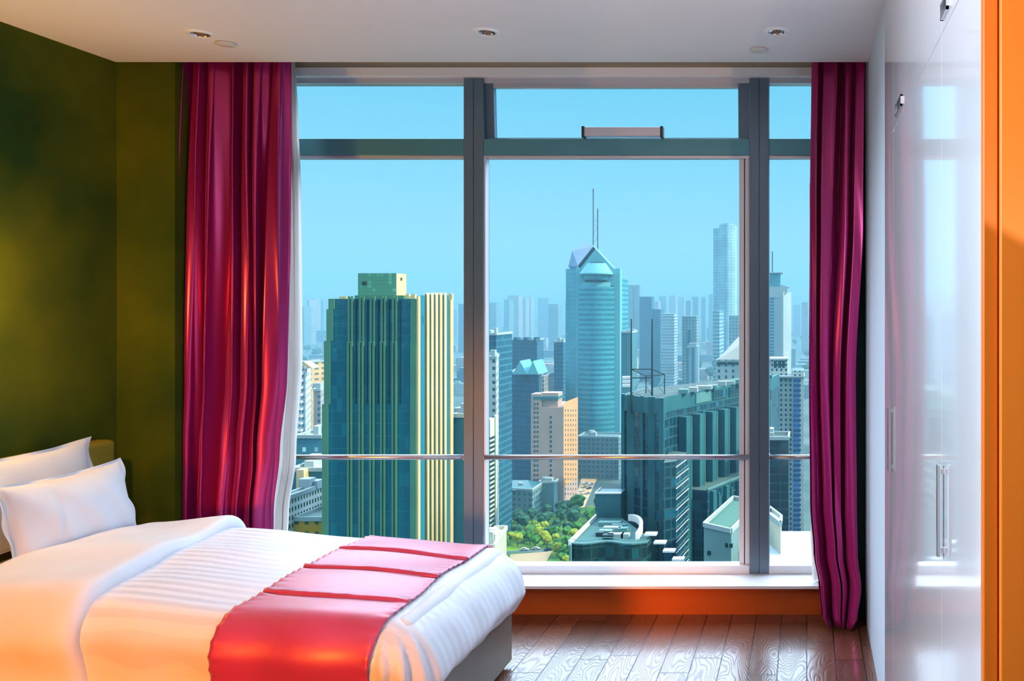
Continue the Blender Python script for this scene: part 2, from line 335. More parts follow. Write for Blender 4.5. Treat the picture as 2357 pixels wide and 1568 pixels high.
# ---- guard rails
zr = Z(1054, G)
for (a, b), lab in zip(bays, ('steel guard rail across the left window bay beside the magenta curtain', 'longest steel guard rail, across the wide middle window bay', 'short steel guard rail across the narrow right window bay')):
    r = empty('guard_rail', ((a+b)/2, G+.02, zr), lab, 'rail')
    part('rail_bar', MB().tube((a+.004, G+.018, zr), (b-.004, G+.018, zr), .0135, 16), M['rail'], r, smooth=True)
    for e, dx in ((a, .004), (b, -.004)):
        part('end_flange', MB().tube((e, G+.018, zr), (e+dx, G+.018, zr), .019, 16), M['rail'], r)
# ---- downlights and sprinkler covers
ZB = ZC
def downlight(px, py, lab):
    D = (ZC-CAMZ)*F/(HY-py); x = X(px, D); r = .056
    o = empty('ceiling_downlight', (x, D, ZC), lab, 'ceiling light', 'recessed downlights in the ceiling')
    part('trim_ring', MB().lathe((x, D, ZC), [(.036, -.001), (.037, -.006), (.045, -.008), (.054, -.005), (.0575, 0)], 40), M['white'], o, smooth=True)
    part('reflector', MB().lathe((x, D, ZC), [(.0365, -.004), (.034, -.001), (.028, -.0008), (.020, -.0006)], 32), M['chrome'], o, smooth=False)
    part('bulb', MB().lathe((x, D, ZC), [(.020, -.002), (.016, -.006), (.010, -.0075), (.0005, -.008)], 20), mat('amber_bulb', (.25, .12, .05), .2), o, smooth=True)
    for k in range(3):
        a = k*2*PI/3+.4
        part('reflector_clip', MB().box(x+.027*math.cos(a)-.003, x+.027*math.cos(a)+.003, D+.027*math.sin(a)-.003, D+.027*math.sin(a)+.003, ZC-.006, ZC-.0005), M['dark'], o)
downlight(461, 77, 'round recessed ceiling downlight above the left curtain')
downlight(1121, 73, 'round recessed ceiling downlight in the middle of the ceiling')
downlight(1789, 72, 'round recessed ceiling downlight nearest the white wardrobe')
for px, py, lab in ((520, 99, 'small flat round sprinkler cover above the left curtain'), (1746, 113, 'small flat round sprinkler cover near the right curtain')):
    D = (ZC-CAMZ)*F/(HY-py); x = X(px, D)
    o = empty('sprinkler_cover', (x, D, ZC), lab, 'sprinkler cover')
    part('cover_plate', MB().lathe((x, D, ZC), [(.036, 0), (.040, -.004), (.041, -.008), (.038, -.010), (.0005, -.011)], 32), M['cover'], o, smooth=True)
    part('neck', MB().lathe((x, D, ZC), [(.034, 0), (.034, -.005)], 32), M['dark'], o)
# ---- curtains
def curtain(name, lab, cat, edge, y0, amp, nf, m, seed, z0=.02, z1=2.93, nz=70, ns=260, thick=.003, flare=None, sharp=1.):
    rnd = random.Random(seed)
    ph = [rnd.uniform(-.9, .9) for _ in range(nf+2)]; am = [rnd.uniform(.55, 1.2) for _ in range(nf+2)]
    dr = [rnd.uniform(-.35, .35) for _ in range(nf+2)]
    rows = []
    for j in range(nz+1):
        t = j/nz; z = z0+(z1-z0)*t
        xa, xb = edge(z); row = []
        for i in range(ns+1):
            s = i/ns; sw = s+.035*math.sin(2*PI*s*1.7+seed)+.018*math.sin(2*PI*s*4.3+seed*2+z*.5); q = min(max(sw, 0), 1)*nf; k = int(min(q, nf-1e-6)); fr = q-k
            a = am[k]*(1-fr)+am[k+1]*fr; p = ph[k]*(1-fr)+ph[k+1]*fr; d = dr[k]*(1-fr)+dr[k+1]*fr
            th = 2*PI*q+p+d*(1-t)*2
            w = math.sin(th); w = 2*abs(math.sin(th/2))**.65-1.1+.22*math.sin(th+p*2+z*.8)
            top = 1-.25*max(0, (z-2.3)/.4)
            y = y0-amp*a*w*top*(.8+.35*(1-t)) + .01*math.sin(5*th/3+z*2.)
            xo = .30*(xb-xa)/nf*math.sin(2*th+1.)*.35+.012*math.sin(z*1.7+q*1.3)*(s*(1-s)*4)
            row.append((xa+(xb-xa)*s+xo, y, z))
        rows.append(row)
    o = MB().grid(rows).build(name, m, smooth=True)
    so = o.modifiers.new('thickness', 'SOLIDIFY'); so.thickness = thick
    return o
def lerp_tab(tab):
    def f(z):
        if z <= tab[0][0]: return tab[0][1], tab[0][2]
        for a, b in zip(tab, tab[1:]):
            if z <= b[0]:
                t = (z-a[0])/(b[0]-a[0]); t = t*t*(3-2*t)
                return a[1]+(b[1]-a[1])*t, a[2]+(b[2]-a[2])*t
        return tab[-1][1], tab[-1][2]
    return f
YC = 4.20
L = lerp_tab([(0., X(402, YC), X(622, YC)), (.55, X(404, YC), X(632, YC)), (.85, X(405, YC), X(645, YC)), (1.2, X(408, YC), X(658, YC)), (1.9, X(412, YC), X(660, YC)), (2.9, X(418, YC), X(664, YC))])
o = curtain('magenta_curtain', '', '', L, YC, .072, 7, M['curtain'], 5)
tag(o, 'long magenta satin curtain hanging left of the window behind the bed', 'curtain')
YR = 4.215
R = lerp_tab([(0.0, X(1906, YR), X(1962, YR)), (.05, X(1890, YR), X(1974, YR)), (.2, X(1884, YR), X(1984, YR)), (.36, X(1872, YR), X(1976, YR)), (.6, X(1864, YR), X(1974, YR)), (1.2, X(1861, YR), X(1972, YR)), (2.0, X(1862, YR), X(1990, YR)), (2.9, X(1866, YR), X(1997, YR))])
o = curtain('magenta_curtain', '', '', R, YR, .055, 4, M['curtain'], 12, z0=.012)
tag(o, 'long magenta satin curtain hanging right of the window beside the white wardrobe', 'curtain')
YS = 4.40
o = curtain('sheer_curtain', '', '', lerp_tab([(.17, X(560, YS), X(650, YS)), (.5, X(570, YS), X(662, YS)), (.8, X(590, YS), X(678, YS)), (1.3, X(600, YS), X(692, YS)), (2.2, X(605, YS), X(692, YS)), (2.5, X(610, YS), X(688, YS)), (2.9, X(612, YS), X(680, YS))]), YS, .022, 6, M['sheer'], 3, z0=.17, thick=.0008)
tag(o, 'thin white sheer curtain bunched behind the left magenta curtain', 'curtain')
o = curtain('sheer_curtain', '', '', lerp_tab([(.17, X(1868, YS), X(1955, YS)), (.4, X(1864, YS), X(1950, YS)), (.55, X(1872, YS), X(1950, YS)), (2.9, X(1874, YS), X(1950, YS))]), YS, .014, 5, M['sheer'], 8, z0=.17, thick=.0008)
tag(o, 'thin white sheer curtain peeking out behind the right magenta curtain', 'curtain')
# ---- wardrobe
wa = empty('built_in_wardrobe', (XR+.3, 2.2, 0), 'tall white lacquered built-in wardrobe along the right wall', 'wardrobe')
Y0, Y1, Y2, Y3 = 1.462, 1.89, 2.945, 3.262
part('carcass', MB().box(XR+.022, XR+.44, Y0, Y3, .012, 2.70), M['cabinet'], wa)
part('plinth', MB().box(XR+.012, XR+.4, Y0, Y3, .0, .012), M['cab_dark'], wa)
zg = 2.147; g = .001
def door(y0, y1, z0, z1): return part('door', MB().box(XR, XR+.020, y0+g, y1-g, z0, z1), M['cabinet'], wa)
def bar_handle(d, y, z0, z1):
    part('bar_handle', MB().box(XR-.016, XR-.008, y-.006, y+.006, z0, z1).box(XR-.009, XR, y-.005, y+.005, z0+.008, z0+.02).box(XR-.009, XR, y-.005, y+.005, z1-.02, z1-.008), M['chrome'], d, bevel=.001)
def pull(d, y0, y1, z0, z1):
    h = part('pull_handle', MB().box(XR-.006, XR+.001, y0, y1, z0, z0+.006).box(XR-.006, XR+.001, y0, y1, z1-.006, z1).box(XR-.006, XR+.001, y0, y0+.006, z0, z1).box(XR-.006, XR+.001, y1-.006, y1, z0, z1), M['chrome'], d)
    part('pull_recess', MB().box(XR-.001, XR+.0005, y0+.006, y1-.006, z0+.006, z1-.006), M['cab_dark'] if 0 else M['dark'], d)
door(Y1, Y2, .014, zg-.002); d = door(Y0, Y1, .014, zg-.002); bar_handle(d, 1.855, 1.022, 1.218)
d = door(Y2, Y3, .014, 2.69); bar_handle(d, 2.985, .990, 1.210)
d = door(Y0, Y1, zg+.002, 2.69); pull(d, 1.79, Y1-.02, 2.170, 2.205)
d = door(Y1, Y2, zg+.002, 2.69); pull(d, 2.66, 2.82, 2.170, 2.205)
part('gap_strip', MB().box(XR+.004, XR+.02, Y0, Y2, zg-.002, zg+.002), M['silver'], wa)
# orange panels close to the camera
oc = empty('orange_cabinet', (.6, 1.4, 0), 'orange lacquered cabinet panel at the right edge of the photo', 'cabinet')
part('edge_post', MB().box(XR-.0005, X(2296, 1.445), 1.440, 1.461, 0, 2.70), M['orange'], oc, bevel=.003)
part('shadow_joint', MB().box(X(2290, 1.45), X(2312, 1.45), 1.452, 1.461, 0, 2.70), M['cab_dark'], oc)
part('door', MB().box(X(2303, 1.43), 1.44, 1.43, 1.455, 0, 2.70), noise_mat('light_orange_lacquer', (.78, .20, .015), (.82, .225, .02), 1.2, .4), oc, bevel=.003)
# ================================================================== BED
bed = empty('bed', (-2.25, 3.24, 0), 'single bed with brown base and olive headboard against the green wall', 'bed')
part('bed_base', MB().box(-3.12, -1.278, 2.83, 3.77, .02, .33), M['bedbase'], bed, bevel=.006)
part('mattress', MB().box(-3.10, -1.30, 2.85, 3.76, .33, .52), M['linen'], bed, bevel=.04)
part('headboard', MB().box(XL+.005, -3.165, 2.55, 3.985, .05, .945), M['head'], bed, bevel=.02)
part('sheet', MB().box(-3.12, -2.6, 2.80, 3.79, .515, .575), M['linen'], bed, bevel=.028)
def topz(x):
    tab = [(-2.9, .600), (-2.4, .598), (-2.25, .592), (-1.87, .556), (-1.38, .520), (-1.2, .505)]
    if x <= tab[0][0]: return tab[0][1]
    for a, b in zip(tab, tab[1:]):
        if x <= b[0]: return a[1]+(b[1]-a[1])*(x-a[0])/(b[0]-a[0])
    return tab[-1][1]
XF, YN, YF = -1.205, 2.76, 3.815     # outer planes of the drape
RF, RS = .20, .12
def drape(x, y, off=0.):
    """x, y are flattened cloth coordinates; returns the point on the draped surface"""
    ax = x-(XF-RF); ay_n = (YN+RS)-y; ay_f = y-(YF-RS)
    ex = max(0, ax); ey = max(0, ay_n, ay_f); sy = -1 if ay_n > ay_f else 1
    bx, by = min(x, XF-RF), min(max(y, YN+RS), YF-RS)
    zt = topz(min(x, XF-.05))+.012*math.sin(PI*(by-YN)/(YF-YN))
    zt += .004*math.sin(9*x+3*y)+.003*math.sin(17*y-6*x)
    L_ = (ex**2.2+ey**2.2)**(1/2.2)
    if L_ < 1e-6: return Vector((bx, by, zt+off))
    dx, dy = ex/max(1e-9, math.hypot(ex, ey)), ey/max(1e-9, math.hypot(ex, ey))*sy
    wgt = dx*dx; r = RF*wgt+RS*(1-wgt)
    rr = r; ang = min(L_/rr, PI/2)
    h = rr*math.sin(ang); drop = rr*(1-math.cos(ang))*.95
    rest = max(0, L_-rr*PI/2)
    inward = (.12+.5*wgt)*rest
    th = math.atan2(abs(dy), dx)
    corner = math.sin(2*th)**1 if ex > 0 and ey > 0 else 0
    rip = corner*.016*min(1, L_/.25)*math.sin(th*17+1)+(.004*math.sin(x*23+.5)+.003*math.sin(y*31))*min(1, L_/.2)
    h = h-inward+rip+off*math.sin(ang)
    return Vector((bx+dx*h, by+dy*h, zt-drop-rest+off*math.cos(ang)))
def frange(a, b, n): return [a+(b-a)*i/n for i in range(n+1)]
NEARL = (YN+RS)-(RS*PI/2+.30); FARL = (YF-RS)+(RS*PI/2+.26); FOOTL = (XF-RF)+(RF*PI/2+.10)
def hemlim(x, y):
    return x, y
rows = []
for y in frange(NEARL, FARL, 110):
    row = []
    for x in frange(-2.46, FOOTL, 110): row.append(tuple(drape(x, y)))
    rows.append(row)
# keep the hem level: clamp the lowest points
def hem_z(p): return .25+.07*(3.77-p[1])/1.1
rows = [[(p[0], p[1], max(p[2], hem_z(p))) for p in r] for r in rows]
duv = MB().grid(rows).build('duvet', M['sheet'], smooth=True, origin=(-2, 3.2, .5))
so = duv.modifiers.new('thickness', 'SOLIDIFY'); so.thickness = .02; so.offset = -1
tag(duv, 'white striped sateen duvet spread over the bed', 'duvet')
rows = []
xs = frange(-2.86, -2.375, 40)
for y in frange(NEARL+.01, FARL-.01, 110):
    row = []
    for i, x in enumerate(xs):
        s = i/40; e = min(s, 1-s)*2
        t = (1-(1-min(1, e*(5. if s > .5 else 2.6)))**2.4)**.5*(.056+.012*max(0, y-3.2))*(.8+.2*math.sin(y*7+x*3))
        t += .004*math.sin(y*13+x*9)
        row.append(tuple(drape(x+s*(.012*math.sin(y*5)-.13*(y-3.15)), y, max(.0, t)-.012*(e < .02))))
    rows.append(row)
fo = MB().grid(rows).build('duvet_fold', M['linen'], duv, smooth=True)
so = fo.modifiers.new('thickness', 'SOLIDIFY'); so.thickness = .004; so.offset = -1
# runner
rows = []; cre = [3.507, 3.26, 3.0]
ys = sorted(frange(NEARL+.02, FARL-.05, 120)+[c+d for c in cre for d in (-.02, -.012, -.007, -.003, 0, .003, .007, .012, .02)])
for y in ys:
    row = []
    for i, x in enumerate(frange(-1.885, -1.375, 44)):
        s = i/44; o_ = .009
        for k, c in enumerate(cre):
            cc = y-c-.012*math.sin(s*3+k)
            o_ += .009*math.exp(-(cc/.006)**2)-.005*math.exp(-((cc+.016)/.008)**2)
        ed = max(0, abs(s-.5)*2-.8)/.2
        o_ += ed*.004*math.sin(y*150+s*2)
        row.append(tuple(drape(x+.006*math.sin(y*9), y, o_)))
    rows.append(row)
ru = MB().grid(rows).build('bed_runner', M['runner'], smooth=True, origin=(-1.6, 3.2, .5))
so = ru.modifiers.new('thickness', 'SOLIDIFY'); so.thickness = .003; so.offset = 1
tag(ru, 'crimson satin bed runner laid across the foot of the duvet', 'bed runner')
# pillows
def pillow(lab, base, top, y0, y1, T, seed, seam=None):
    """base/top: (x,z) of lower and upper long edges; y0 near end, y1 far end"""
    rnd = random.Random(seed); A = Vector((base[0], 0, base[1])); B = Vector((top[0], 0, top[1]))
    H = (B-A).length; up = (B-A).normalized(); nrm = Vector((up.z, 0, -up.x)); Wd = y1-y0
    c = Vector(((base[0]+top[0])/2, (y0+y1)/2, (base[1]+top[1])/2))
    n = 44; m = MB()
    for side in (1, -1):
        rows = []
        for j in range(n+1):
            v = -1+2*j/n; row = []
            for i in range(n+1):
                u = -1+2*i/n
                pin_u = 1-.10*(1-u*u)*0-.075*(1-abs(v)**2)*0
                uu = u*(1-.055*(1-v*v)); vv = v*(1-.13*(1-u*u)**1.0*(.5 if v < 0 else 1.)*.9)
                fl = max(0, (max(abs(u), abs(v))-.93)/.07)
                b = max(0, 1-abs(u/.95)**2.6)*max(0, 1-abs(v/.93)**2.4)
                t = T*b**.5*(1+.10*math.sin(3*u+seed)*math.cos(2.3*v))
                t += .004*math.sin(11*u+4*v+seed)*b**.3
                if seam is not None and side == 1: t += .006*math.exp(-((u-seam-.06*v*v)/.012)**2)*b**.2-.008*math.exp(-((u-seam-.06*v*v-.03)/.018)**2)*b**.2
                w = .010*math.sin(9*u+6*v+seed)*fl
                p = c+Vector((0, uu*Wd/2, 0))+up*(vv*H/2)+nrm*(side*t+w)
                row.append(tuple(p))
            rows.append(row if side == 1 else row[::-1])
        m.grid(rows)
    o = m.build('pillow', M['linen'], smooth=True, origin=c)
    bm = bmesh.new(); bm.from_mesh(o.data); bmesh.ops.remove_doubles(bm, verts=bm.verts, dist=.0004); bmesh.ops.recalc_face_normals(bm, faces=bm.faces); bm.to_mesh(o.data); bm.free()
    tag(o, lab, 'pillow'); return o
pillow('white cotton pillow propped upright in front of the other on the bed', (-2.865, .600), (-2.945, .905), 3.13, 3.735, .070, 1.3, seam=-.45)
pillow('white cotton pillow behind, leaning on the olive headboard', (-3.07, .60), (-3.13, .985), 3.02, 3.80, .045, 4.1)

# ================================================================== CITY
GZ = -130.
def Dg(py, z=GZ): return (CAMZ-z)*F/(py-HY)        # distance of a point at height z seen at row py
def W2(px, D): return (X(px, D), D)
# ---- haze over the city
hm = bpy.data.materials.new('haze'); hm.use_nodes = True; t = hm.node_tree; t.nodes.clear()
HD = .00042; HA = (.22, .48, .63)
vs = N(t, 'ShaderNodeVolumeScatter'); vs.inputs['Color'].default_value = (*HA, 1); vs.inputs['Density'].default_value = HD
va_ = N(t, 'ShaderNodeVolumeAbsorption'); va_.inputs['Color'].default_value = (*HA, 1); va_.inputs['Density'].default_value = HD
ad = N(t, 'ShaderNodeAddShader'); t.links.new(vs.outputs[0], ad.inputs[0]); t.links.new(va_.outputs[0], ad.inputs[1])
t.links.new(ad.outputs[0], N(t, 'ShaderNodeOutputMaterial').inputs['Volume'])
hz = MB().box(-9000, 4000, 215, 9500, GZ-2, 230).build('city_haze', hm); hz['kind'] = 'stuff'; hz['label'] = 'pale blue haze over the distant city'
# ---- ground
gm = noise_mat('city_ground', (.010, .050, .050), (.06, .11, .10), .02, .9, detail=8)
MB().box(-9000, 4000, 60, 11500, GZ-1, GZ).build('ground', gm)['kind'] = 'structure'
C = {}
CK = .72
def c_(r, g, b): return tuple(CK*v for v in srgb(r, g, b))
C['roof'] = c_(70, 110, 110)
def bld(name, lab, fp, py, D, m, group=None, z0=GZ, roofs=0, seed=0, cat='building', back=None, roofm=None):
    """fp: left, corner, right as (px, D); the fourth corner closes the parallelogram"""
    p = [Vector(W2(*q)) for q in fp]
    if back is not None: p = [p[0], p[1], p[1]+Vector((0, back)), p[0]+Vector((0, back))]
    elif len(p) == 3: p.append(p[0]+p[2]-p[1])
    zt = Z(py, D); c = sum(p, Vector((0, 0)))/len(p)
    root = empty(name, (c.x, c.y, z0), lab, cat, group)
    MB().prism([tuple(q) for q in p], z0, zt).build('walls', m, root)
    if roofm is not None:                                   # parapet
        mb = MB()
        for i in range(len(p)):
            a, b = p[i], p[(i+1) % len(p)]; d = (b-a).normalized()*.0; n_ = Vector(((b-a).y, -(b-a).x)).normalized()*.35
            mb.prism([tuple(a-n_), tuple(b-n_), tuple(b+n_), tuple(a+n_)], zt-.2, zt+1.1)
        mb.build('parapet', roofm, root)
    rnd = random.Random(seed)
    for k in range(roofs):
        u, v = rnd.uniform(.2, .7), rnd.uniform(.2, .7); q = p[0]+(p[1]-p[0])*u+(p[3]-p[0])*v
        w, h = rnd.uniform(2, 5), rnd.uniform(2, 4)
        MB().box(q.x-w/2, q.x+w/2, q.y-w/2, q.y+w/2, zt, zt+h).build('rooftop_plant', roofm or m, root)
    return root, p, zt
def pr(name, mb, m, root, **k): return mb.build(name, m, root, **k)
# sun-side face: sloping X faces pick up the sun; a few also have sunlight put into their colour
# ---------- green glass tower on the left
mg = facade('tower_glass', c_(40, 125, 140), c_(34, 118, 138), 1.5, 3.6, .95, .92, roof=c_(90, 130, 110), wr=.4, gr=.12, vary=.12, wave=.25)
mgp = noise_mat('tower_green_stone', c_(78, 142, 122), c_(90, 155, 128), .1, .7)
mgy = noise_mat('tower_pale_stone', c_(225, 205, 150), c_(235, 215, 165), .1, .7)
D0 = 250.; xr = X(960, D0)
def rowD(px): return xr*F/(px-HX)
T = empty('green_glass_tower', (-125, 262, GZ), 'big green glass tower with vertical fins filling the left window bay', 'building')
tiers = [(688, 757, 712), (712, 753, 785), (785, 748, 930), (930, 744, None)]
for ptop, pl, pbot in tiers:
    zt = Z(ptop, D0); zb = Z(pbot, D0) if pbot else GZ; off = (757-pl)*D0/F*.25
    pr('tower_shaft', MB().prism([(X(pl, D0), D0-off), (xr, D0-off), (xr, 272.5+off), (X(pl, D0), 272.5+off)], zb, zt), mg, T)
    pr('corner_pier', MB().box(X(pl, D0)-.02, X(pl, D0)+1.7, D0-off-.25, D0, zb, zt), mgp, T)
    pr('corner_pier', MB().box(xr-1.75, xr-.05, D0-off-.25, D0, zb, zt), mgp, T)
for i, px in enumerate((808, 834, 859, 884, 910)):
    x = X(px, D0); lean = -(i-2)*.0
    for k, (dx) in enumerate((-.45, .45)):
        pr('fin', MB().box(x+dx-.26, x+dx+.26, D0-.9, D0, GZ, Z(786, D0)).box(x+dx-.26, x+dx+.26, D0-.5, D0, Z(786, D0), Z(682, D0)), mgp, T)
    pr('window_strip', MB().box(x+1.45, x+1.75, D0-.4, D0, GZ, Z(690, D0)), mat('dark_mullion', c_(20, 60, 85), .4) if i == 0 else bpy.data.materials['dark_mullion'], T)
pr('edge_pilaster', MB().box(xr, xr+.5, D0-.3, D0+1.0, GZ, Z(682, D0)), mgy, T)
pr('edge_pilaster', MB().box(xr, xr+.5, rowD(1040), rowD(1033.5), GZ, Z(676, rowD(1035))), mgy, T)
pr('dark_recess', MB().box(xr, xr+.04, rowD(978), rowD(1027), GZ, Z(678, rowD(1000))), noise_mat('recess_green', c_(15, 60, 50), c_(25, 75, 60), .3, .8), T)
for px in (983, 993, 1003, 1013, 1023):
    pr('round_column', MB().tube((xr+.15, rowD(px), GZ), (xr+.15, rowD(px), Z(674, rowD(px))), .50, 10), mgy, T, smooth=True)
for a, b in ((966, 977), (1026, 1033)):
    pr('blue_glass_strip', MB().box(xr, xr+.08, rowD(a), rowD(b), GZ, Z(680, rowD(a))), mat('strip_glass', c_(40, 130, 150), .3) if a == 966 else bpy.data.materials['strip_glass'], T)
ph = facade('penthouse_panels', c_(78, 150, 125), c_(95, 165, 140), 1.2, 1.1, .9, .88, roof=c_(200, 220, 190), gr=.5, vary=.2)
xa, xb = X(824, 254), X(912, 254); ye = xb*F/(935-HX)
P = pr('penthouse', MB().box(xa, xb, 254, ye, Z(686, 254), Z(629, 254)), ph, T)
pr('penthouse_window', MB().box(X(834, 254), X(844, 254), 253.85, 254, Z(656, 254), Z(648, 254)), M['dark'], P)
yq = xb*F/(923-HX); pr('penthouse_window', MB().box(xb, xb+.15, yq-.5, yq+.5, Z(646, yq), Z(639, yq)), M['dark'], P)
pr('sunlit_tint', MB().box(xb, xb+.06, 254.05, ye-.1, Z(684, 254), Z(629.5, 254)), mgy, P)  # pale sheet paints sunlight on the right side of the penthouse
pr('roof_box', MB().box(X(812, D0), X(926, D0), D0+1, D0+10, Z(688, D0), Z(680, D0)), mgp, T)
for px in (776, 785, 930, 944, 1030): pr('roof_vent', MB().box(X(px, D0)-.5, X(px, D0)+.5, D0+2, D0+3, Z(690, D0), Z(682 if px < 900 else 677, D0)), mgy, T)
# ---------- gabled office tower with twin antennas
mt = facade('teal_curtain_wall', c_(75, 180, 198), c_(40, 135, 160), 40, 4.0, 1., .5, roof=c_(150, 190, 200), gr=.25, wr=.4, vary=.1)
mtw = noise_mat('pale_teal_stone', c_(100, 190, 205), c_(112, 200, 214), .05, .7)
mtd = facade('teal_side_wall', c_(80, 170, 188), c_(40, 125, 150), 2.6, 3.6, .35, .45, gr=.4, vary=.4)
D1 = 700.; T = empty('gabled_office_tower', (X(1360, 715), 720, GZ), 'tall teal office tower with a gabled top and twin antennas', 'building')
x = lambda px, d=D1: X(px, d); z = lambda py, d=D1: Z(py, d)
pr('side_wing', MB().prism([(x(1293), 712), (x(1330), D1), (x(1334), 735), (x(1300), 745)], GZ, z(618)), mtd, T)
pr('side_wing', MB().prism([(x(1289), 716), (x(1308), 708), (x(1312), 735), (x(1293), 740)], GZ, z(692)), mtd, T)
# portal frame: gable with an opening
gab = [(x(1325), z(618)), (x(1366), z(568)), (x(1413), z(618)), (x(1427), z(618)), (x(1427), GZ), (x(1414), GZ), (x(1414), z(658)), (x(1402), z(658)), (x(1392), z(640)), (x(1350), z(640)), (x(1338), z(660)), (x(1332), z(668)), (x(1332), GZ), (x(1325), GZ)]
pr('portal_frame', MB().xz(gab, D1, D1+8), mtw, T)
pr('core', MB().box(x(1332), x(1420), D1+8, D1+44, GZ, z(640)), mt, T)
# curved glass bay
arc = [(x(1333)+(x(1414)-x(1333))*i/16, D1+1-9*math.sin(PI*(.08+.84*i/16))) for i in range(17)]+[(x(1414), D1+20), (x(1333), D1+20)]
pr('curved_glass_bay', MB().prism(arc, GZ, z(660)), mt, T)
arc2 = [(x(1340)+(x(1405)-x(1340))*i/16, D1+1-7*math.sin(PI*(.08+.84*i/16))) for i in range(17)]+[(x(1405), D1+20), (x(1340), D1+20)]
pr('curved_glass_bay', MB().prism(arc2, z(661), z(650)), mtw, T)
# saucer
cx = x(1374); rr = 13.3
pr('saucer_roof', MB().lathe((cx, D1-1, z(630)), [(rr*.7, -1.2), (rr, -.8), (rr, 0), (rr*.56, 8.2), (.05, 8.3)], 28), mtw, T)
pr('saucer_drum', MB().lathe((cx, D1-1, z(645)), [(rr*.7, 0), (rr*.78, 4.5)], 28), mt, T, smooth=True)
pr('rooftop_plant', MB().box(cx-4, cx+5, D1-5, D1+1, z(607), z(604)), M['dark'], T)
rb = MB(); A = Vector
front = [A((x(1330), D1, z(612))), A((x(1365), D1, z(567.5))), A((x(1355, 742), 742, z(558, 742))), A((x(1317, 742), 742, z(577, 742))), A((x(1308, 742), 742, z(614, 742)))]
rb.add([tuple(p) for p in front]+[tuple(p+A((2, 0, -2))) for p in front], [(4, 3, 2, 1, 0), (5, 6, 7, 8, 9)]+[(i, (i+1) % 5, 5+(i+1) % 5, 5+i) for i in range(5)])
pr('sloping_roof', rb, facade('roof_louvres', c_(110, 150, 190), c_(60, 95, 150), 60, 1.7, 1., .5, roof=c_(90, 120, 170), gr=.4), T)
an = pr('antenna', MB().tube((x(1357), D1+12, z(562)), (x(1357), D1+12, z(436)), .42, 8).tube((x(1357), D1+12, z(436)), (x(1357), D1+12, z(429)), .75, 8, .2), M['cab_dark'], T)
pr('antenna', MB().tube((x(1367.5), D1+12, z(605)), (x(1367.5), D1+12, z(477)), .42, 8), M['cab_dark'], T)
lt = MB(); yy = [490, 500, 511, 522, 533, 544, 556]
for i in range(6): a, b = (1357, 1367.5) if i % 2 == 0 else (1367.5, 1357); lt.tube((x(a), D1+12, z(yy[i])), (x(b), D1+12, z(yy[i+1])), .16, 5)
pr('antenna_lattice', lt, mtw, T)
# ---------- salmon slab block in front of it
mo = facade('salmon_front', c_(205, 175, 160), c_(25, 75, 80), 4.4, 3.15, .0, .55, roof=c_(130, 150, 150))
DS = 560.; xs0, xs1 = X(1222, DS), X(1297, DS); ysb = xs1*F/(1330-HX)
T = empty('salmon_apartment_block', ((xs0+xs1)/2, DS+15, GZ), 'salmon slab block with a sunlit orange side behind the middle rail', 'building')
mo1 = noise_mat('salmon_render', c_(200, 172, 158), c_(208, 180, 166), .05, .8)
pr('walls', MB().prism([(xs0, DS), (xs1, DS), (xs1, ysb), (xs0, ysb)], GZ, Z(938, DS)), mo1, T)
pr('tower_head', MB().box(xs0, X(1282, DS), DS+2, DS+12, Z(938, DS), Z(918, DS)).box(X(1244, DS), X(1284, DS), DS+1, DS+11, Z(921, DS), Z(905, DS)).box(xs0, X(1246, DS), DS+.2, DS+10, Z(940, DS), Z(907, DS)), mo1, T)
pr('roof_band', MB().box(X(1228, DS), X(1284.5, DS), DS-.1, DS+11.3, Z(919, DS), Z(913, DS)), mat('teal_band', c_(50, 130, 140), .4), T)
mw = mat('dark_window', c_(22, 70, 72), .3)
zz = [Z(950+i*11.05, DS) for i in range(19)]
def wins(name, x_list, zs, wx, wz, y, root, m):
    for a in x_list:
        for b in zs: pr(name, MB().box(a-wx/2, a+wx/2, y-.12, y+.05, b-wz/2, b+wz/2), m, root)
wins('front_window', [X(1230.5, DS), X(1237.5, DS)], [Z(930, DS), Z(940, DS)]+zz, 1.05, 1.35, DS, T, mw)
wins('front_window', [X(1268, DS)], [Z(961+i*11.05, DS) for i in range(18)], 1.15, 1.5, DS, T, mw)
for a in (1301.5, 1307.5, 1313.5, 1319, 1325):
    yy_ = xs1*F/(a-HX)
    for i in range(18): b = Z(945+i*11.3, yy_)-.0; pr('side_window', MB().box(xs1-.05, xs1+.12, yy_-.75, yy_+.75, b-.75, b+.75), mw, T)
pr('sunlit_side', MB().box(xs1, xs1+.05, DS+.05, ysb, GZ+14, Z(927, DS)), noise_mat('sunlit_orange', c_(232, 172, 112), c_(240, 182, 122), .05, .8), T)  # sunlight on the salmon wall, painted as a thin orange sheet
# ---------- far supertall
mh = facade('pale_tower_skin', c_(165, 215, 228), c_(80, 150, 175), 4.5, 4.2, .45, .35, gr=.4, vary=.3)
D2 = 1250.
T = empty('slender_skyscraper', (X(1668, D2), D2+20, GZ), 'tallest slender pale skyscraper beside the right mullion', 'building')
x = lambda px: X(px, D2); z = lambda py: Z(py, D2)
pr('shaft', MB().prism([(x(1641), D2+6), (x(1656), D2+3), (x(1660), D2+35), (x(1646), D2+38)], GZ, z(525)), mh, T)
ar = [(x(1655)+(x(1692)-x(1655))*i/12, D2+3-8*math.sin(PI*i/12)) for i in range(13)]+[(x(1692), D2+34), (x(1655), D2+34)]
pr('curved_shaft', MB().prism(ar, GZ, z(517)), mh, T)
pr('crown', MB().prism([(q[0]*.0+x(1674)+(q[0]-x(1674))*.8, q[1]+2) for q in ar], z(518), z(514)), mh, T)
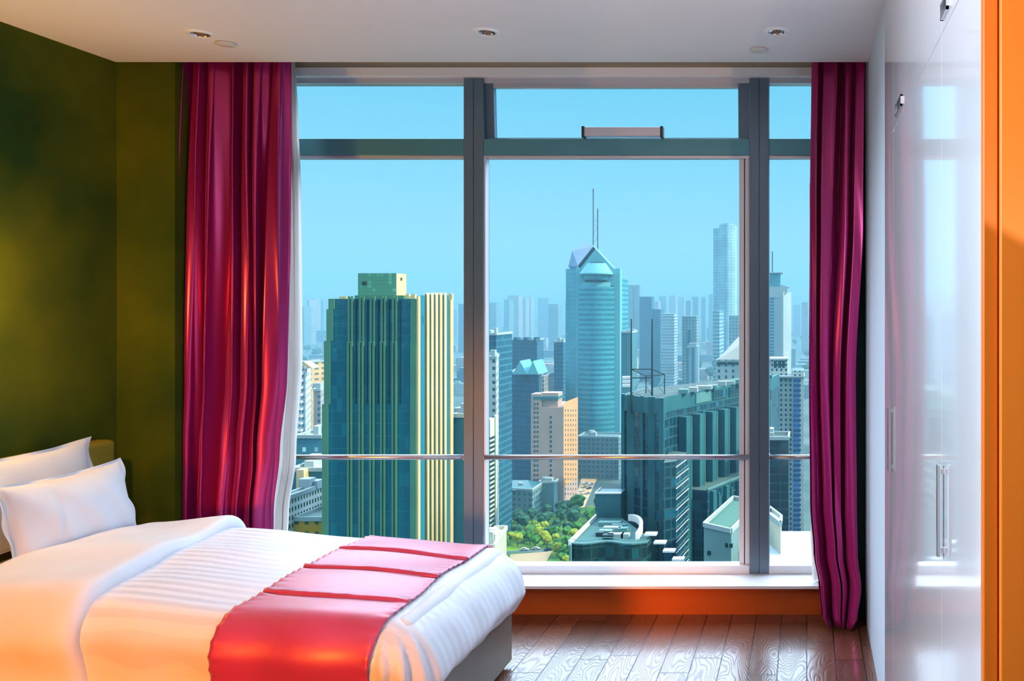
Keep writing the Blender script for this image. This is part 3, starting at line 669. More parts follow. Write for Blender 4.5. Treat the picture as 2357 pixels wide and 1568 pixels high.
# ---------- stepped tower with antenna, far right bay
D3 = 800.; x = lambda px: X(px, D3); z = lambda py: Z(py, D3)
T = empty('stepped_crown_tower', (x(1790), D3+15, GZ), 'pale blue tower with stepped crown and one antenna beyond the right bay', 'building')
ms = facade('blue_grid_wall', c_(160, 195, 205), c_(50, 125, 155), 60, 3.0, 1., .74, gr=.3, vary=.1)
mp_ = noise_mat('pale_concrete', c_(165, 190, 195), c_(180, 200, 205), .03, .8)
pr('glass_front', MB().box(x(1768)-8, x(1798), D3, D3+25, GZ, z(685)), ms, T)
pr('walls', MB().prism([(x(1798), D3-.5), (x(1803), D3-.5), (x(1820), D3+28), (x(1765), D3+28), (x(1765), D3+.5)], GZ, z(672)), mp_, T)
pr('walls', MB().box(x(1765)-6, x(1799), D3-.6, D3+25, z(685), z(660)), mp_, T)
pr('crown', MB().box(x(1765)-5, x(1796), D3+2, D3+20, z(660), z(628)), mtd, T)
pr('crown_brim', MB().box(x(1765)-7, x(1802), D3, D3+22, z(629), z(627)), mp_, T)
pr('corner_fin', MB().xz([(x(1797), z(655)), (x(1818), z(662)), (x(1812), z(664)), (x(1812), z(675)), (x(1797), z(675))], D3+4, D3+8), mp_, T)
pr('antenna', MB().tube((x(1777), D3+8, z(628)), (x(1777), D3+8, z(578)), .55, 6), M['cab_dark'], T)
# ---------- cream stepped apartment tower in the right bay
D4 = 430.; x = lambda px: X(px, D4); z = lambda py: Z(py, D4)
mc = facade('cream_flats', c_(190, 210, 210), c_(30, 85, 95), 2.3, 2.45, .42, .5, roof=c_(90, 125, 130), vary=.3)
T = empty('cream_apartment_tower', (x(1815), D4+10, GZ), 'pale stepped apartment tower with small windows beyond the right bay', 'building')
pr('walls', MB().box(x(1768)-8, x(1822), D4, D4+18, GZ, z(866)), mc, T)
pr('upper_walls', MB().box(x(1768)-8, x(1812), D4+3, D4+16, z(866), z(828)), mc, T)
pr('bay_wing', MB().box(x(1822), x(1850), D4-2, D4+18, GZ, z(853)), mc, T)
pr('blue_balcony_glass', MB().box(x(1826), x(1841), D4-2.8, D4-2, GZ, z(866)), facade('blue_balconies', c_(90, 140, 185), c_(40, 90, 150), 40, 2.45, 1., .62, gr=.3), T)
pr('cornice', MB().box(x(1768)-8.5, x(1852), D4-3, D4+18, z(868), z(865)), mp_, T)
pr('cornice', MB().box(x(1768)-8.5, x(1814), D4+2, D4+17, z(830), z(826)), mp_, T)
pr('roof_fin', MB().box(x(1810), x(1812), D4+3, D4+6, z(828), z(813)), M['white'], T)
for i, px in enumerate((1784, 1794, 1803)): pr('tall_window', MB().box(x(px)-.7, x(px)+.7, D4+2.9, D4+3.1, z(848), z(832)), mw, T)
# dark glass block before it
D5 = 330.; md = facade('dark_teal_glass', c_(30, 75, 85), c_(12, 50, 66), 5, 3.3, .9, .8, roof=c_(60, 90, 85), gr=.15, wave=.2, vary=.6)
bld('dark_glass_block', 'dark teal glass block in front of the pale stepped apartment tower', [(1750, D5), (1815, D5)], 1012, D5, md, back=14, roofs=2, seed=4, roofm=mp_)
# ---------- big dark hotel slab
DH = 300.; mh1 = facade('hotel_dark_glass', c_(32, 92, 108), c_(18, 70, 90), 2.4, 3.4, .86, .82, roof=c_(70, 105, 100), gr=.08, wave=.5, vary=.7)
mh2 = noise_mat('hotel_teal_metal', c_(40, 108, 122), c_(52, 122, 132), .1, .45)
mh3 = noise_mat('hotel_light_metal', c_(95, 150, 155), c_(110, 165, 168), .1, .4)
T = empty('dark_hotel_block', (X(1560, 330), 330, GZ), 'large dark teal slab building with two masts standing on its roof', 'building')
zr_ = Z(912, DH)
p0, p1, p2 = Vector(W2(1433, 306)), Vector(W2(1524, 292)), Vector(W2(1775, 378))
pe = Vector(W2(1536, 300))
bk = Vector((3, 20))
pr('shaft', MB().prism([tuple(p0), tuple(p1), tuple(pe), tuple(p2), tuple(p2+bk), tuple(p0+bk)], GZ, zr_-5.5), mh1, T)
pr('crown_band', MB().prism([tuple(p0+Vector((-.3, -.5))), tuple(p1+Vector((.2, -.7))), tuple(pe+Vector((0, -.7))), tuple(p2), tuple(p2+bk), tuple(p0+bk)], zr_-5.5, zr_), mh2, T)
pr('roof_deck', MB().prism([tuple(p0+Vector((1, 1))), tuple(p1+Vector((0, 1))), tuple(pe+Vector((0, 1))), tuple(p2+Vector((-1, 1))), tuple(p2+bk-Vector((1, 1))), tuple(p0+bk-Vector((-1, 1)))], zr_, zr_+.12), noise_mat('dark_roof_felt', c_(30, 62, 66), c_(70, 100, 98), .3, .9), T)
dv = (p2-pe).normalized(); nv = Vector((dv.y, -dv.x))
for k in range(8):
    q = pe+dv*(9+k*9.5)
    a, b, c, d = q-dv*1.6, q+dv*1.6, q+dv*1.6+nv*3.2, q-dv*1.6+nv*3.2
    pr('pilaster', MB().prism([tuple(v) for v in (a, b, c, d)], GZ, zr_-8-k*.2), mh2, T)
    a2, b2 = q+dv*1.7, q+dv*2.1
    pr('light_strip', MB().prism([tuple(a2), tuple(b2), tuple(b2+nv*3.4), tuple(a2+nv*3.4)], GZ, zr_-8-k*.2), mh3, T)
    for e in (-3.2,): 
        h = q+dv*5.4; pr('glazing_bar', MB().prism([tuple(h), tuple(h+dv*.25), tuple(h+dv*.25+nv*1.), tuple(h+nv*1.)], GZ, zr_-9), mh3, T)
for k in range(1, 5):
    a, b = pe+dv*(6+k*13), pe+dv*(6+k*13+11)
    pr('crown_panel', MB().prism([tuple(a+nv*.2), tuple(b+nv*.2), tuple(b+nv*.5), tuple(a+nv*.5)], zr_-4.6, zr_-.9), mh3 if k < 2 else mh1, T)
# podium tier of the slab
q0, q1 = pe+dv*12, p2
zt2 = Z(1156, 290)
pr('lower_tier', MB().prism([tuple(q0+nv*9), tuple(q1+nv*9), tuple(q1), tuple(q0)], GZ, zt2), mh1, T)
pr('tier_coping', MB().prism([tuple(q0+nv*9.3), tuple(q1+nv*9.3), tuple(q1+nv*8.6), tuple(q0+nv*8.6)], zt2, zt2+.7), mh3, T)
for k in range(7):
    q = q0+dv*(2+k*10)+nv*9
    pr('pilaster', MB().prism([tuple(q), tuple(q+dv*2.4), tuple(q+dv*2.4+nv*1.4), tuple(q+nv*1.4)], GZ, zt2-.5), mh2, T)
    q = q+dv*5.6; pr('light_strip', MB().prism([tuple(q), tuple(q+dv*.35), tuple(q+dv*.35+nv*.8), tuple(q+nv*.8)], GZ, zt2-2), mh3, T)
# front rib columns on the rounded head
for px, w in ((1435, .6), (1453, 1.2), (1478, .5), (1501, 1.2), (1523, .8)):
    D = 306-(px-1433)/91*14
    pr('head_column', MB().box(X(px, D)-w, X(px, D)+w, D-1.1, D+1, GZ, zr_+.3), mh2, T)
# slanting balcony slats
a0, a1 = Vector(W2(1556, 283)), Vector(W2(1583, 299))
for k in range(22):
    zz_ = Z(1068, 290)-k*1.75-(.5 if k % 2 else 0)
    sl = MB().prism([tuple(a0), tuple(a1), tuple(a1+Vector((.2, 1.2))), tuple(a0+Vector((.2, 1.2)))], zz_, zz_+.28)
    pr('balcony_slat', sl, M['white'] if k % 2 == 0 else mh3, T)
pr('stair_core', MB().prism([tuple(Vector(W2(1527, 281))), tuple(Vector(W2(1556, 284))), tuple(Vector(W2(1583, 301))), tuple(Vector(W2(1540, 305)))], GZ, Z(1062, 284)), mh1, T)
for k in range(4):
    px, py = 1487+k*21, 1224+k*19; D = 270-k*2
    pr('canopy_slab', MB().box(X(px, D), X(px+27, D), D-3, D, Z(py+4, D), Z(py, D)), M['white'], T)
# masts and frame on the roof
mk = mat('mast_steel', c_(22, 62, 68), .5)
for px in (1453, 1501): pr('mast', MB().tube((X(px, 300), 300, zr_-6), (X(px, 300), 300, Z(734, 300)), .42, 8, .2), mk, T)
tz0, tz1 = zr_, Z(850, 300); xa_, xb_, xc_ = X(1453, 300), X(1501, 300), X(1523, 300)
for nm, segs in (('roof_frame', [((xa_, 300, tz1), (xb_, 300, tz1)), ((xa_, 300, Z(870, 300)), (xb_, 300, Z(870, 300))), ((xb_, 300, tz1), (xc_, 306, Z(862, 306))), ((xc_, 306, Z(862, 306)), (xc_, 306, tz0)), ((xa_+3.6, 308, tz1-3), (xa_+3.6, 308, tz0)), ((xa_, 300, tz1), (xa_+3.6, 308, tz1-3)), ((xa_+3.6, 308, tz1-3), (xc_, 306, Z(862, 306)))]),
                 ('roof_brace', [((xa_, 300, tz1-1), (xa_+3.6, 300, Z(870, 300))), ((xa_+3.6, 300, Z(870, 300)), (xb_, 300, tz1-1)), ((xa_, 300, tz0), (xa_+3.5, 300, Z(870, 300))), ((xb_, 300, tz0), (xc_, 306, Z(866, 306))), ((xb_, 300, Z(868, 300)), (xc_, 306, tz0)), ((xb_, 300, tz0), (xa_+3.6, 300, Z(870, 300)))])):
    for a, b in segs: pr(nm, MB().tube(a, b, .2 if nm == 'roof_frame' else .11, 6), mk if nm == 'roof_frame' else mh3, T)
for k in range(3): pr('white_louvre', MB().box(X(1432, 303), X(1452, 303), 303, 305, Z(873+k*9, 303), Z(867+k*9, 303)), M['white'], T)
rnd = random.Random(4)
for k in range(11):
    q = pe+dv*(6+k*7)+Vector((2, 5+rnd.uniform(-2, 3))); w = rnd.uniform(1.5, 3.4)
    pr('rooftop_plant', MB().box(q.x-w, q.x+w, q.y-1.5, q.y+1.5, zr_, zr_+rnd.uniform(1, 2.2)), rnd.choice([mh2, mh3, mp_, mk]), T)
# ---------- bottom foreground
mgr = facade('grey_render', c_(120, 165, 170), c_(60, 120, 130), 30, 30, 0, 0, roof=c_(55, 110, 95))
r_, p, zt = bld('grey_service_block', 'plain grey box building with a green flat roof at the foot of the dark slab', [(1620, 250), (1683, 243), (1745, 278)], 1226, 243, mgr, roofm=mp_)
for px, py, w, h in ((1634, 1273, 12, 9), (1673, 1255, 8, 9), (1683, 1256, 7, 9)):
    D = 250-(px-1620)/63*7; pr('window_opening', MB().box(X(px-w/2, D), X(px+w/2, D), D-.35, D+.4, Z(py+h/2, D), Z(py-h/2, D)), mw, r_)
bld('cream_roof_house', 'small cream stair house standing on the white flat roof in the right bay', [(1768, 262), (1797, 250)], 1200, 255, noise_mat('cream_render', c_(215, 215, 190), c_(228, 225, 200), .1, .8), back=8, roofm=mp_)
bld('white_flat_roof_block', 'low block with a broad pale blue-white flat roof at the foot of the right bay', [(1745, 238), (1900, 238)], 1306, 238, facade('white_roof_block', c_(170, 200, 215), c_(90, 140, 160), 30, 30, 0, 0, roof=c_(190, 215, 235)), back=38)
# curved glass podium
T = empty('curved_glass_podium', (X(1400, 330), 335, GZ), 'low glass building with a wavy roof rail at the bottom of the middle bay', 'building')
mp2 = facade('podium_glass', c_(22, 78, 84), c_(12, 60, 66), 2.6, 3.4, .86, .84, roof=c_(48, 108, 108), gr=.12, wave=.5, vary=.9)
DP = 262.; zp = Z(1252, DP)
crv = [(X(1312+i*16, DP), DP-1.4*math.sin(i*.9)) for i in range(12)]
pts = crv+[W2(1500, 268), W2(1470, 278), W2(1431, 294), W2(1371, 294)]
pr('glass_walls', MB().prism(pts, GZ, zp), mp2, T)
pr('roof_rail', MB().prism(crv+[(a, b+.5) for a, b in crv[::-1]], zp, zp+.45), mh3, T)
pr('roof_rail', MB().prism(crv+[(a, b+.25) for a, b in crv[::-1]], zp+1.4, zp+1.55), mh3, T)
pr('coping', MB().prism([W2(1308, 261), W2(1314, 261), W2(1374, 294), W2(1370, 294)], zp-.5, zp+1.2), M['white'], T)
pr('corner_post', MB().tube((X(1313, 261), 261, GZ), (X(1313, 261), 261, zp), .45, 8), mh3, T)
ca = [(X(1446+50*math.sin(a), 285), 290-24*(1-math.cos(a))) for a in [i*PI/2/10 for i in range(11)]]
pr('curved_parapet', MB().prism(ca+[(a-1.0, b-.2) for a, b in ca[::-1]], zp, zp+2.2), M['white'], T)
zw = Z(1134, 298)
pr('dark_wall', MB().box(X(1370, 296), X(1429, 296), 296, 304, GZ, zw), mh2, T)
pr('dark_wall_coping', MB().box(X(1369, 296), X(1430, 296), 295.6, 296.6, zw, zw+.5).box(X(1369, 296), X(1371, 296), 296, 304, zw, zw+.5), M['white'], T)
for px, py, w, m_ in ((1392, 1232, 5, mh3), (1408, 1224, 7, mp_), (1424, 1218, 6, mh2), (1416, 1240, 6, mp_), (1432, 1226, 4, mh3), (1398, 1242, 4, mk), (1438, 1240, 3, mp_), (1380, 1236, 3, mk), (1402, 1212, 9, mh3)):
    D = Dg(py, zp); pr('rooftop_plant', MB().box(X(px, D)-w*.4, X(px, D)+w*.4, D, D+2.4, zp, zp+1.3), m_, T)
# white balcony slab left of the middle bay
D6 = 300.; xe = X(1128, D6)
T = empty('white_balcony_slab', (xe-8, D6+8, GZ), 'white slab with stacked window bands just right of the left mullion', 'building')
mwb = noise_mat('white_render', c_(205, 220, 205), c_(220, 232, 215), .1, .8)
pr('walls', MB().box(xe-18, xe, D6, xe*F/(1140-HX), GZ, Z(966, D6)), mwb, T)
y1_, y2_ = D6+.6, xe*F/(1138-HX)
for k in range(24):
    zk = Z(1010, D6)-k*1.62
    pr('window_band', MB().box(xe, xe+.08, y1_-.6, y2_, zk-.42, zk+.42), mw, T)
    pr('window_band', MB().box(X(1110, D6), X(1128, D6)-.1, D6-.08, D6, zk-.42, zk+.42), mw, T)
pr('side_pier', MB().box(xe-.2, xe+.5, y2_, xe*F/(1144-HX), GZ, Z(960, D6)), mwb, T)
r_, p, zt = bld('low_white_block', 'low white building with a littered flat roof beside the park', [(1108, 258), (1136, 258), (1166, 280)], 1262, 258, noise_mat('cream_wall', c_(205, 215, 200), c_(220, 225, 210), .1, .8), roofm=mwb, roofs=3, seed=3)
pr('red_awning', MB().box(X(1110, 256), X(1129, 256), 255, 258, Z(1275, 256), Z(1262, 256)), mat('red_cloth', c_(215, 30, 60), .6), r_)
pr('blue_awning', MB().box(X(1109, 256), X(1122, 256), 255.5, 258, Z(1261, 256), Z(1252, 256)), mat('blue_cloth', c_(60, 140, 210), .6), r_)
# ---------- mid-distance named buildings
def fm(n, w, g, a, b, fu, fv, **k): return facade(n, w, g, a, b, fu, fv, **k)
white_fl = fm('white_flats', c_(200, 215, 215), c_(35, 95, 110), 3.4, 3.4, .4, .45, roof=c_(120, 150, 150), vary=.5)
pink_fl = fm('pinkish_flats', c_(185, 180, 180), c_(60, 110, 120), 3.2, 3.3, .4, .45, roof=c_(130, 150, 155))
teal_gl = fm('teal_glass_block', c_(45, 120, 145), c_(25, 90, 120), 3, 3.6, .85, .7, roof=c_(70, 130, 150), gr=.25)
blue_gl = fm('blue_glass_block', c_(40, 110, 140), c_(22, 80, 115), 2, 3.6, .8, .85, roof=c_(60, 120, 140), gr=.2)
grey_fl = fm('grey_flats', c_(130, 165, 170), c_(45, 105, 120), 3.6, 3.4, .5, .5, roof=c_(100, 140, 145))
named = [
 ('apartment_tower', 'white apartment tower with round balconies just right of the sheer curtain', [(684, 420), (703, 415), (716, 440)], 848, 415, white_fl),
 ('apartment_tower', 'lower white apartment tower partly hidden by the green glass tower', [(722, 470), (738, 470), (748, 490)], 900, 470, pink_fl),
 ('pink_roof_hall', 'long hall with a pink roof behind the white apartment tower at the left', [(690, 640), (748, 660)], 836, 640, fm('ochre_hall', c_(225, 190, 140), c_(120, 130, 110), 6, 4, .6, .4, roof=c_(215, 135, 160))),
 ('teal_office_block', 'plain teal office block crossed by the left end of the guard rail', [(676, 330), (741, 330)], 1008, 330, fm('teal_office', c_(75, 155, 175), c_(190, 225, 225), 4.6, 5.6, .28, .3, roof=c_(180, 200, 195))),
 ('shaded_teal_block', 'shaded teal block with a bright stair shaft below the left rail', [(668, 290), (742, 290)], 1084, 290, fm('teal_shade', c_(50, 125, 140), c_(40, 100, 115), 9, 6, .3, .3, roof=c_(200, 205, 170))),
 ('yellow_house', 'small yellow house with grey roof at the left bottom of the window', [(678, 258), (742, 258)], 1198, 258, fm('yellow_house', c_(205, 170, 60), c_(60, 100, 80), 3, 3.4, .4, .4, roof=c_(120, 160, 150))),
 ('white_flats_slab', 'narrow white slab of flats beside the sheer curtain hem', [(640, 255), (663, 255)], 1150, 255, fm('white_grid', c_(225, 235, 230), c_(30, 90, 70), 1.5, 2.4, .5, .55)),
 ('white_high_rise', 'white high-rise with rows of small windows right of the left mullion', [(1140, 640), (1161, 640), (1178, 670)], 778, 640, white_fl),
 ('blue_slab', 'flat blue slab block touching the left mullion', [(1100, 480), (1142, 480)], 771, 480, teal_gl),
 ('white_slab', 'white slab block in front of the flat blue slab', [(1126, 420), (1142, 420), (1148, 440)], 825, 420, white_fl),
 ('crenellated_blue_tower', 'dark blue tower with a notched parapet left of the gabled office tower', [(1179, 800), (1236, 790), (1251, 820)], 784, 790, blue_gl),
 ('pyramid_roof_tower', 'blue tower with pointed glass gables in front of the notched blue tower', [(1177, 620), (1240, 610), (1246, 640)], 862, 610, blue_gl),
 ('teal_slab', 'narrow teal slab tight against the gabled office tower', [(1275, 760), (1296, 760)], 788, 760, teal_gl),
 ('balcony_flats', 'small white block of flats with balconies behind the salmon block', [(1232, 680), (1252, 680), (1275, 720)], 868, 680, pink_fl),
 ('teal_podium', 'shaded teal podium at the foot of the gabled office tower', [(1330, 660), (1424, 655)], 1008, 657, grey_fl),
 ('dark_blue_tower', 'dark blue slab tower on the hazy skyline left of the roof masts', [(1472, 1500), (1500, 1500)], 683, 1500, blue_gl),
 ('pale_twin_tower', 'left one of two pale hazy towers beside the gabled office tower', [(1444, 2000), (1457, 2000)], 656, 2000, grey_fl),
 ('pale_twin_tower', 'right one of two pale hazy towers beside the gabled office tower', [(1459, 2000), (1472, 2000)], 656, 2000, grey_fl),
 ('striped_office_block', 'pale office block with close horizontal stripes in the hazy city centre', [(1522, 1050), (1552, 1050)], 722, 1050, fm('striped_office', c_(180, 205, 215), c_(110, 160, 180), 40, 3.6, 1., .4)),
 ('portal_shaped_block', 'pale teal block with a tall recessed slot right of the striped office block', [(1570, 950), (1603, 950)], 728, 950, grey_fl),
 ('recessed_slot_tower', 'lower pale block with three dark vertical slots', [(1582, 820), (1601, 820)], 800, 820, fm('slot_wall', c_(165, 195, 205), c_(70, 130, 150), 5, 90, .4, .98)),
 ('grid_window_block', 'pale grid-windowed block at the foot of the slender skyscraper', [(1678, 1000), (1712, 1000)], 726, 1000, fm('grid_wall', c_(165, 195, 205), c_(75, 135, 160), 3.6, 3.9, .6, .6)),
 ('balconied_slab', 'narrow slab with horizontal balconies left of the grid-windowed block', [(1641, 1100), (1656, 1100), (1666, 1140)], 716, 1100, fm('balcony_slab', c_(160, 195, 205), c_(80, 145, 170), 50, 4.8, 1., .5)),
 ('ribbed_office_block', 'blue-ribbed office block between the gabled office tower and the roof masts', [(1430, 620), (1454, 620)], 766, 620, fm('ribbed_wall', c_(75, 145, 160), c_(45, 110, 130), 1.6, 60, .45, .98, roof=c_(150, 190, 200))),
 ('hazy_mid_block', 'blocky teal tower standing behind the dark blue slab tower', [(1500, 1300), (1520, 1300)], 712, 1300, teal_gl),
 ('teal_side_block', 'flat teal block between the left mullion and the green glass tower', [(1043, 276), (1068, 276)], 960, 276, fm('side_block', c_(40, 120, 140), c_(50, 130, 150), 30, 30, 0, 0, roof=c_(190, 215, 215))),
 ('shed_roof_block', 'grey hipped-roof building behind the park trees', [(1146, 535), (1225, 530)], 1128, 532, grey_fl),
 ('annex_block', 'small grey annex at the base of the salmon block', [(1240, 549), (1275, 549)], 1112, 549, fm('annex_wall', c_(110, 155, 160), c_(60, 110, 120), 9, 20, .2, .1)),
]
for i, (n_, lab, fp, py, D, m_) in enumerate(named):
    zb = GZ
    root, p, zt = bld(n_, lab, fp, py, D, m_, back=((8 if n_ == 'teal_side_block' else 9 if n_ == 'annex_block' else 20 if n_ in ('shed_roof_block', 'ribbed_office_block', 'teal_podium') else 26) if len(fp) == 2 else None), roofs=(2 if D < 900 else 0), seed=i, roofm=(mp_ if D < 900 else None))
    if n_ == 'pyramid_roof_tower':
        for a, b in ((1180, 1214), (1214, 1240)):
            x0, x1 = X(a, D), X(b, D)
            pr('glass_gable', MB().xz([(x0, zt), (x1, zt), ((x0+x1)/2, zt+9.5)], D-.5, D+22), mtw, root)
    if n_ == 'crenellated_blue_tower':
        for a in (1182, 1205, 1228): pr('merlon', MB().box(X(a, D), X(a+9, D), D, D+8, zt, zt+3), blue_gl, root)
    if n_ == 'portal_shaped_block': pr('slot', MB().box(X(1583, D), X(1590, D), D-.5, D, Z(830, D), Z(760, D)), blue_gl, root)
    if n_ == 'shaded_teal_block': pr('stair_shaft', MB().box(X(694, D), X(711, D), D-3, D, Z(1130, D), Z(1078, D)), mgy, root)
    if n_ == 'apartment_tower' and i == 0:
        mb = MB()
        for k in range(26):
            for q in (688, 697): mb.lathe((X(q, 417), 416, zt-3-k*3.4), [(0, 0), (1.3, 0), (1.3, 1.1), (0, 1.1)], 10)
        pr('round_balconies', mb, M['white'], root)
        pr('gabled_top', MB().xz([(X(684, 415), zt), (X(716, 415), zt), (X(697, 415), zt+3)], 416, 422), mgy, root)
    if n_ == 'shed_roof_block':
        x0, x1 = X(1146, D), X(1225, D); pr('hipped_roof', MB().add([(x0-1, D-1, zt), (x1+1, D-1, zt), (x1+1, D+21, zt), (x0-1, D+21, zt), (x0+6, D+10, zt+4), (x1-6, D+10, zt+4)], [(0, 1, 5, 4), (1, 2, 5), (2, 3, 4, 5), (3, 0, 4), (3, 2, 1, 0)]), mh2, root)
# mansard hotel with grey roof behind the dark slab
D = 520.; T, p, zt = bld('mansard_block', 'pale block with a steep grey roof peeking over the dark slab roof', [(1648, D), (1760, D)], 828, D, fm('mansard_wall', c_(165, 195, 200), c_(40, 95, 110), 4.2, 3.6, .3, .55), back=30)
pr('mansard_roof', MB().add([(X(1652, D), D, zt), (X(1760, D), D, zt), (X(1760, D), D+30, zt), (X(1652, D), D+30, zt), (X(1695, D), D+12, zt+13), (X(1760, D), D+12, zt+18)], [(0, 1, 5, 4), (1, 2, 5), (2, 3, 4, 5), (3, 0, 4), (3, 2, 1, 0)]), noise_mat('grey_roof', c_(175, 185, 185), c_(190, 198, 195), .05, .8), T)
pr('window_row', MB().box(X(1650, D), X(1672, D), D-.2, D, Z(840, D), Z(833, D)).box(X(1674, D), X(1700, D), D-.2, D, Z(840, D), Z(833, D)), mw, T)
# ---------- skyline and low city carpet
rnd = random.Random(7)
skm = [grey_fl, teal_gl, pink_fl]
bands = [(1118, 1142, 697), (1160, 1172, 690), (1168, 1194, 680), (1194, 1210, 686), (1212, 1222, 684), (1238, 1262, 686), (1262, 1285, 700), (1430, 1441, 652), (1505, 1516, 694), (1517, 1533, 682), (1540, 1555, 680), (1561, 1575, 684), (1578, 1590, 692), (1592, 1607, 683), (1614, 1624, 684), (1631, 1641, 678), (1700, 1712, 688), (1825, 1842, 702), (1845, 1860, 696), (692, 700, 706), (706, 712, 690), (716, 724, 688), (738, 744, 690), (1044, 1052, 712), (1055, 1068, 700)]
for k, (a, b, py) in enumerate(bands):
    D = 2400+(k % 6)*230+rnd.uniform(0, 60)
    bld('skyline_tower', 'hazy blue high-rise standing on the far skyline', [(a, D), (b, D)], py, D, rnd.choice(skm), back=40, group='hazy high-rises along the far skyline')
occ = []
boxes = []
def free(x0, x1, y0, y1):
    for a, b, c, d in boxes:
        if x0 < b and x1 > a and y0 < d and y1 > c: return False
    return True
for o in list(COL.objects):
    if o.type == 'MESH' and o.parent is not None and o.parent.location.z < -100:
        vs_ = [v for v in o.data.vertices]; ox, oy = o.parent.matrix_basis.translation.x*0, 0
        xs_ = [v.co.x for v in vs_]; ys_ = [v.co.y for v in vs_]
        boxes.append((min(xs_)-3, max(xs_)+3, min(ys_)-3, max(ys_)+3))
low = [(white_fl, 'white'), (pink_fl, 'pinkish'), (grey_fl, 'grey'), (teal_gl, 'teal')]
redroof = fm('red_roof_flats', c_(205, 205, 200), c_(70, 120, 130), 3.2, 3.2, .4, .4, roof=c_(200, 140, 140))
low.append((redroof, 'red-roofed'))
cnt = 0; tries = 0
while cnt < 190 and tries < 6000:
    tries += 1
    py = rnd.uniform(728, 925); D = Dg(py)
    px = rnd.uniform(684, 1868)
    if D < 560 and 1130 < px: continue
    w = rnd.uniform(14, 46); dp = rnd.uniform(12, 30); h = rnd.choice([rnd.uniform(8, 20), rnd.uniform(10, 26), rnd.uniform(18, 45) if D > 900 else 14])
    x0 = X(px, D)-w/2
    if 1460 < px < 1600 and D < 1300 and h > 15: h = 9
    if not free(x0, x0+w, D, D+dp): continue
    boxes.append((x0-4, x0+w+4, D-4, D+dp+4)); m_, nm = rnd.choice(low)
    far = D > 1500
    root = empty('low_city_block', (x0+w/2, D+dp/2, GZ), '%s low block among the %s streets of the hazy city' % (nm, 'farther' if far else 'nearer'), 'building', '%s low blocks in the %s city' % (nm, 'farther' if far else 'nearer'))
    pr('walls', MB().box(x0, x0+w, D, D+dp, GZ, GZ+h), m_, root)
    if not far: pr('rooftop_plant', MB().box(x0+w*.3, x0+w*.5, D+dp*.3, D+dp*.6, GZ+h, GZ+h+3), mp_, root)
    cnt += 1
# hills
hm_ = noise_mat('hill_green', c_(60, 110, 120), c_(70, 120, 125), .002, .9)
rows = []
for j in range(9):
    v = j/8; D = 7000+1600*v
    rows.append([(-4600+1500*i/40-600, D, GZ+(310*math.exp(-((i-8)/9)**2)+170*math.exp(-((i-22)/8)**2)+60*math.sin(i*.9)*math.exp(-((i-14)/12)**2)*.3)*math.sin(PI*v)) for i in range(41)])
hl = MB().grid(rows).build('distant_hill', hm_, smooth=True); hl['kind'] = 'structure'
# ---------- streets, lot, park
rd = noise_mat('sunny_paving', c_(215, 180, 130), c_(228, 192, 142), .05, .9)
asf = noise_mat('grey_asphalt', c_(90, 120, 120), c_(105, 135, 132), .05, .9)
def gpoly(name, pts, m, h=.15):
    return MB().prism([(X(px, Dg(py)), Dg(py)) for px, py in pts], GZ, GZ+h).build(name, m)
for nm, pts, m_ in (('pavement', [(1160, 1330), (1175, 1278), (1272, 1270), (1235, 1330)], rd), ('road', [(1318, 1172), (1345, 1168), (1392, 1062), (1350, 1060)], rd), ('road', [(1455, 860), (1475, 846), (1640, 900), (1600, 915)], asf), ('road', [(1430, 850), (1520, 872), (1600, 862), (1480, 838)], rd), ('road', [(1150, 1276), (1160, 1270), (1270, 1262), (1272, 1270)], asf), ('road', [(700, 1250), (745, 1240), (745, 1235), (690, 1243)], asf)):
    gpoly(nm, pts, m_, .15 if nm == 'road' else .3)['kind'] = 'structure'
lw = gpoly('lawn', [(1150, 1320), (1146, 1180), (1330, 1160), (1400, 1200), (1320, 1320)], noise_mat('lawn_green', c_(30, 110, 50), c_(120, 170, 20), .12, .9, detail=6), .1); lw['kind'] = 'structure'
def tree_proto(name, m, seed, conic=False):
    rnd = random.Random(seed); t_ = empty(name, (0, -500, GZ))
    MB().tube((0, -500, GZ), (0, -500, GZ+4), .35, 6, .2).build('trunk', mat('bark', (.06, .04, .03), .9), t_)
    bm = bmesh.new(); bmesh.ops.create_icosphere(bm, subdivisions=3, radius=1)
    sd = [Vector((rnd.uniform(-1, 1), rnd.uniform(-1, 1), rnd.uniform(-.6, 1))).normalized() for _ in range(16)]
    for v in bm.verts:
        n = v.co.normalized(); b = max(n.dot(s) for s in sd); r = 2.6*(1+.55*(b-.85)*3)*rnd.uniform(.90, 1.08)
        zz = n.z*r*(.95 if not conic else 1.7)
        k = 1 if not conic else (1-.5*(n.z+1)/2)
        v.co = Vector((n.x*r*k, n.y*r*k, zz+(5.2 if not conic else 6)))
    me = bpy.data.meshes.new('crown'); bm.to_mesh(me); bm.free(); me.materials.append(m)
    o = bpy.data.objects.new('crown', me); COL.objects.link(o); o.parent = t_
    return t_
tg1 = noise_mat('tree_green', c_(25, 100, 40), c_(75, 150, 25), .35, .9, detail=6); tg2 = noise_mat('tree_dark_green', c_(15, 75, 60), c_(30, 105, 70), .35, .9, detail=6); tg3 = noise_mat('tree_yellow_green', c_(120, 165, 20), c_(170, 170, 30), .35, .9, detail=6)
kinds = [('broadleaf_tree', tg1, 1, False, 'bright green round tree in the park below the middle bay', 'bright green park trees'), ('dark_tree', tg2, 2, False, 'dark shaded green tree in the park by the salmon block', 'dark green trees behind the park'), ('yellow_tree', tg3, 3, False, 'yellow-green round tree at the sunny edge of the park', 'yellow-green park trees'), ('cypress_tree', tg2, 4, True, 'slim dark conifer before the salmon block', 'slim conifers before the salmon block')]
protos = []
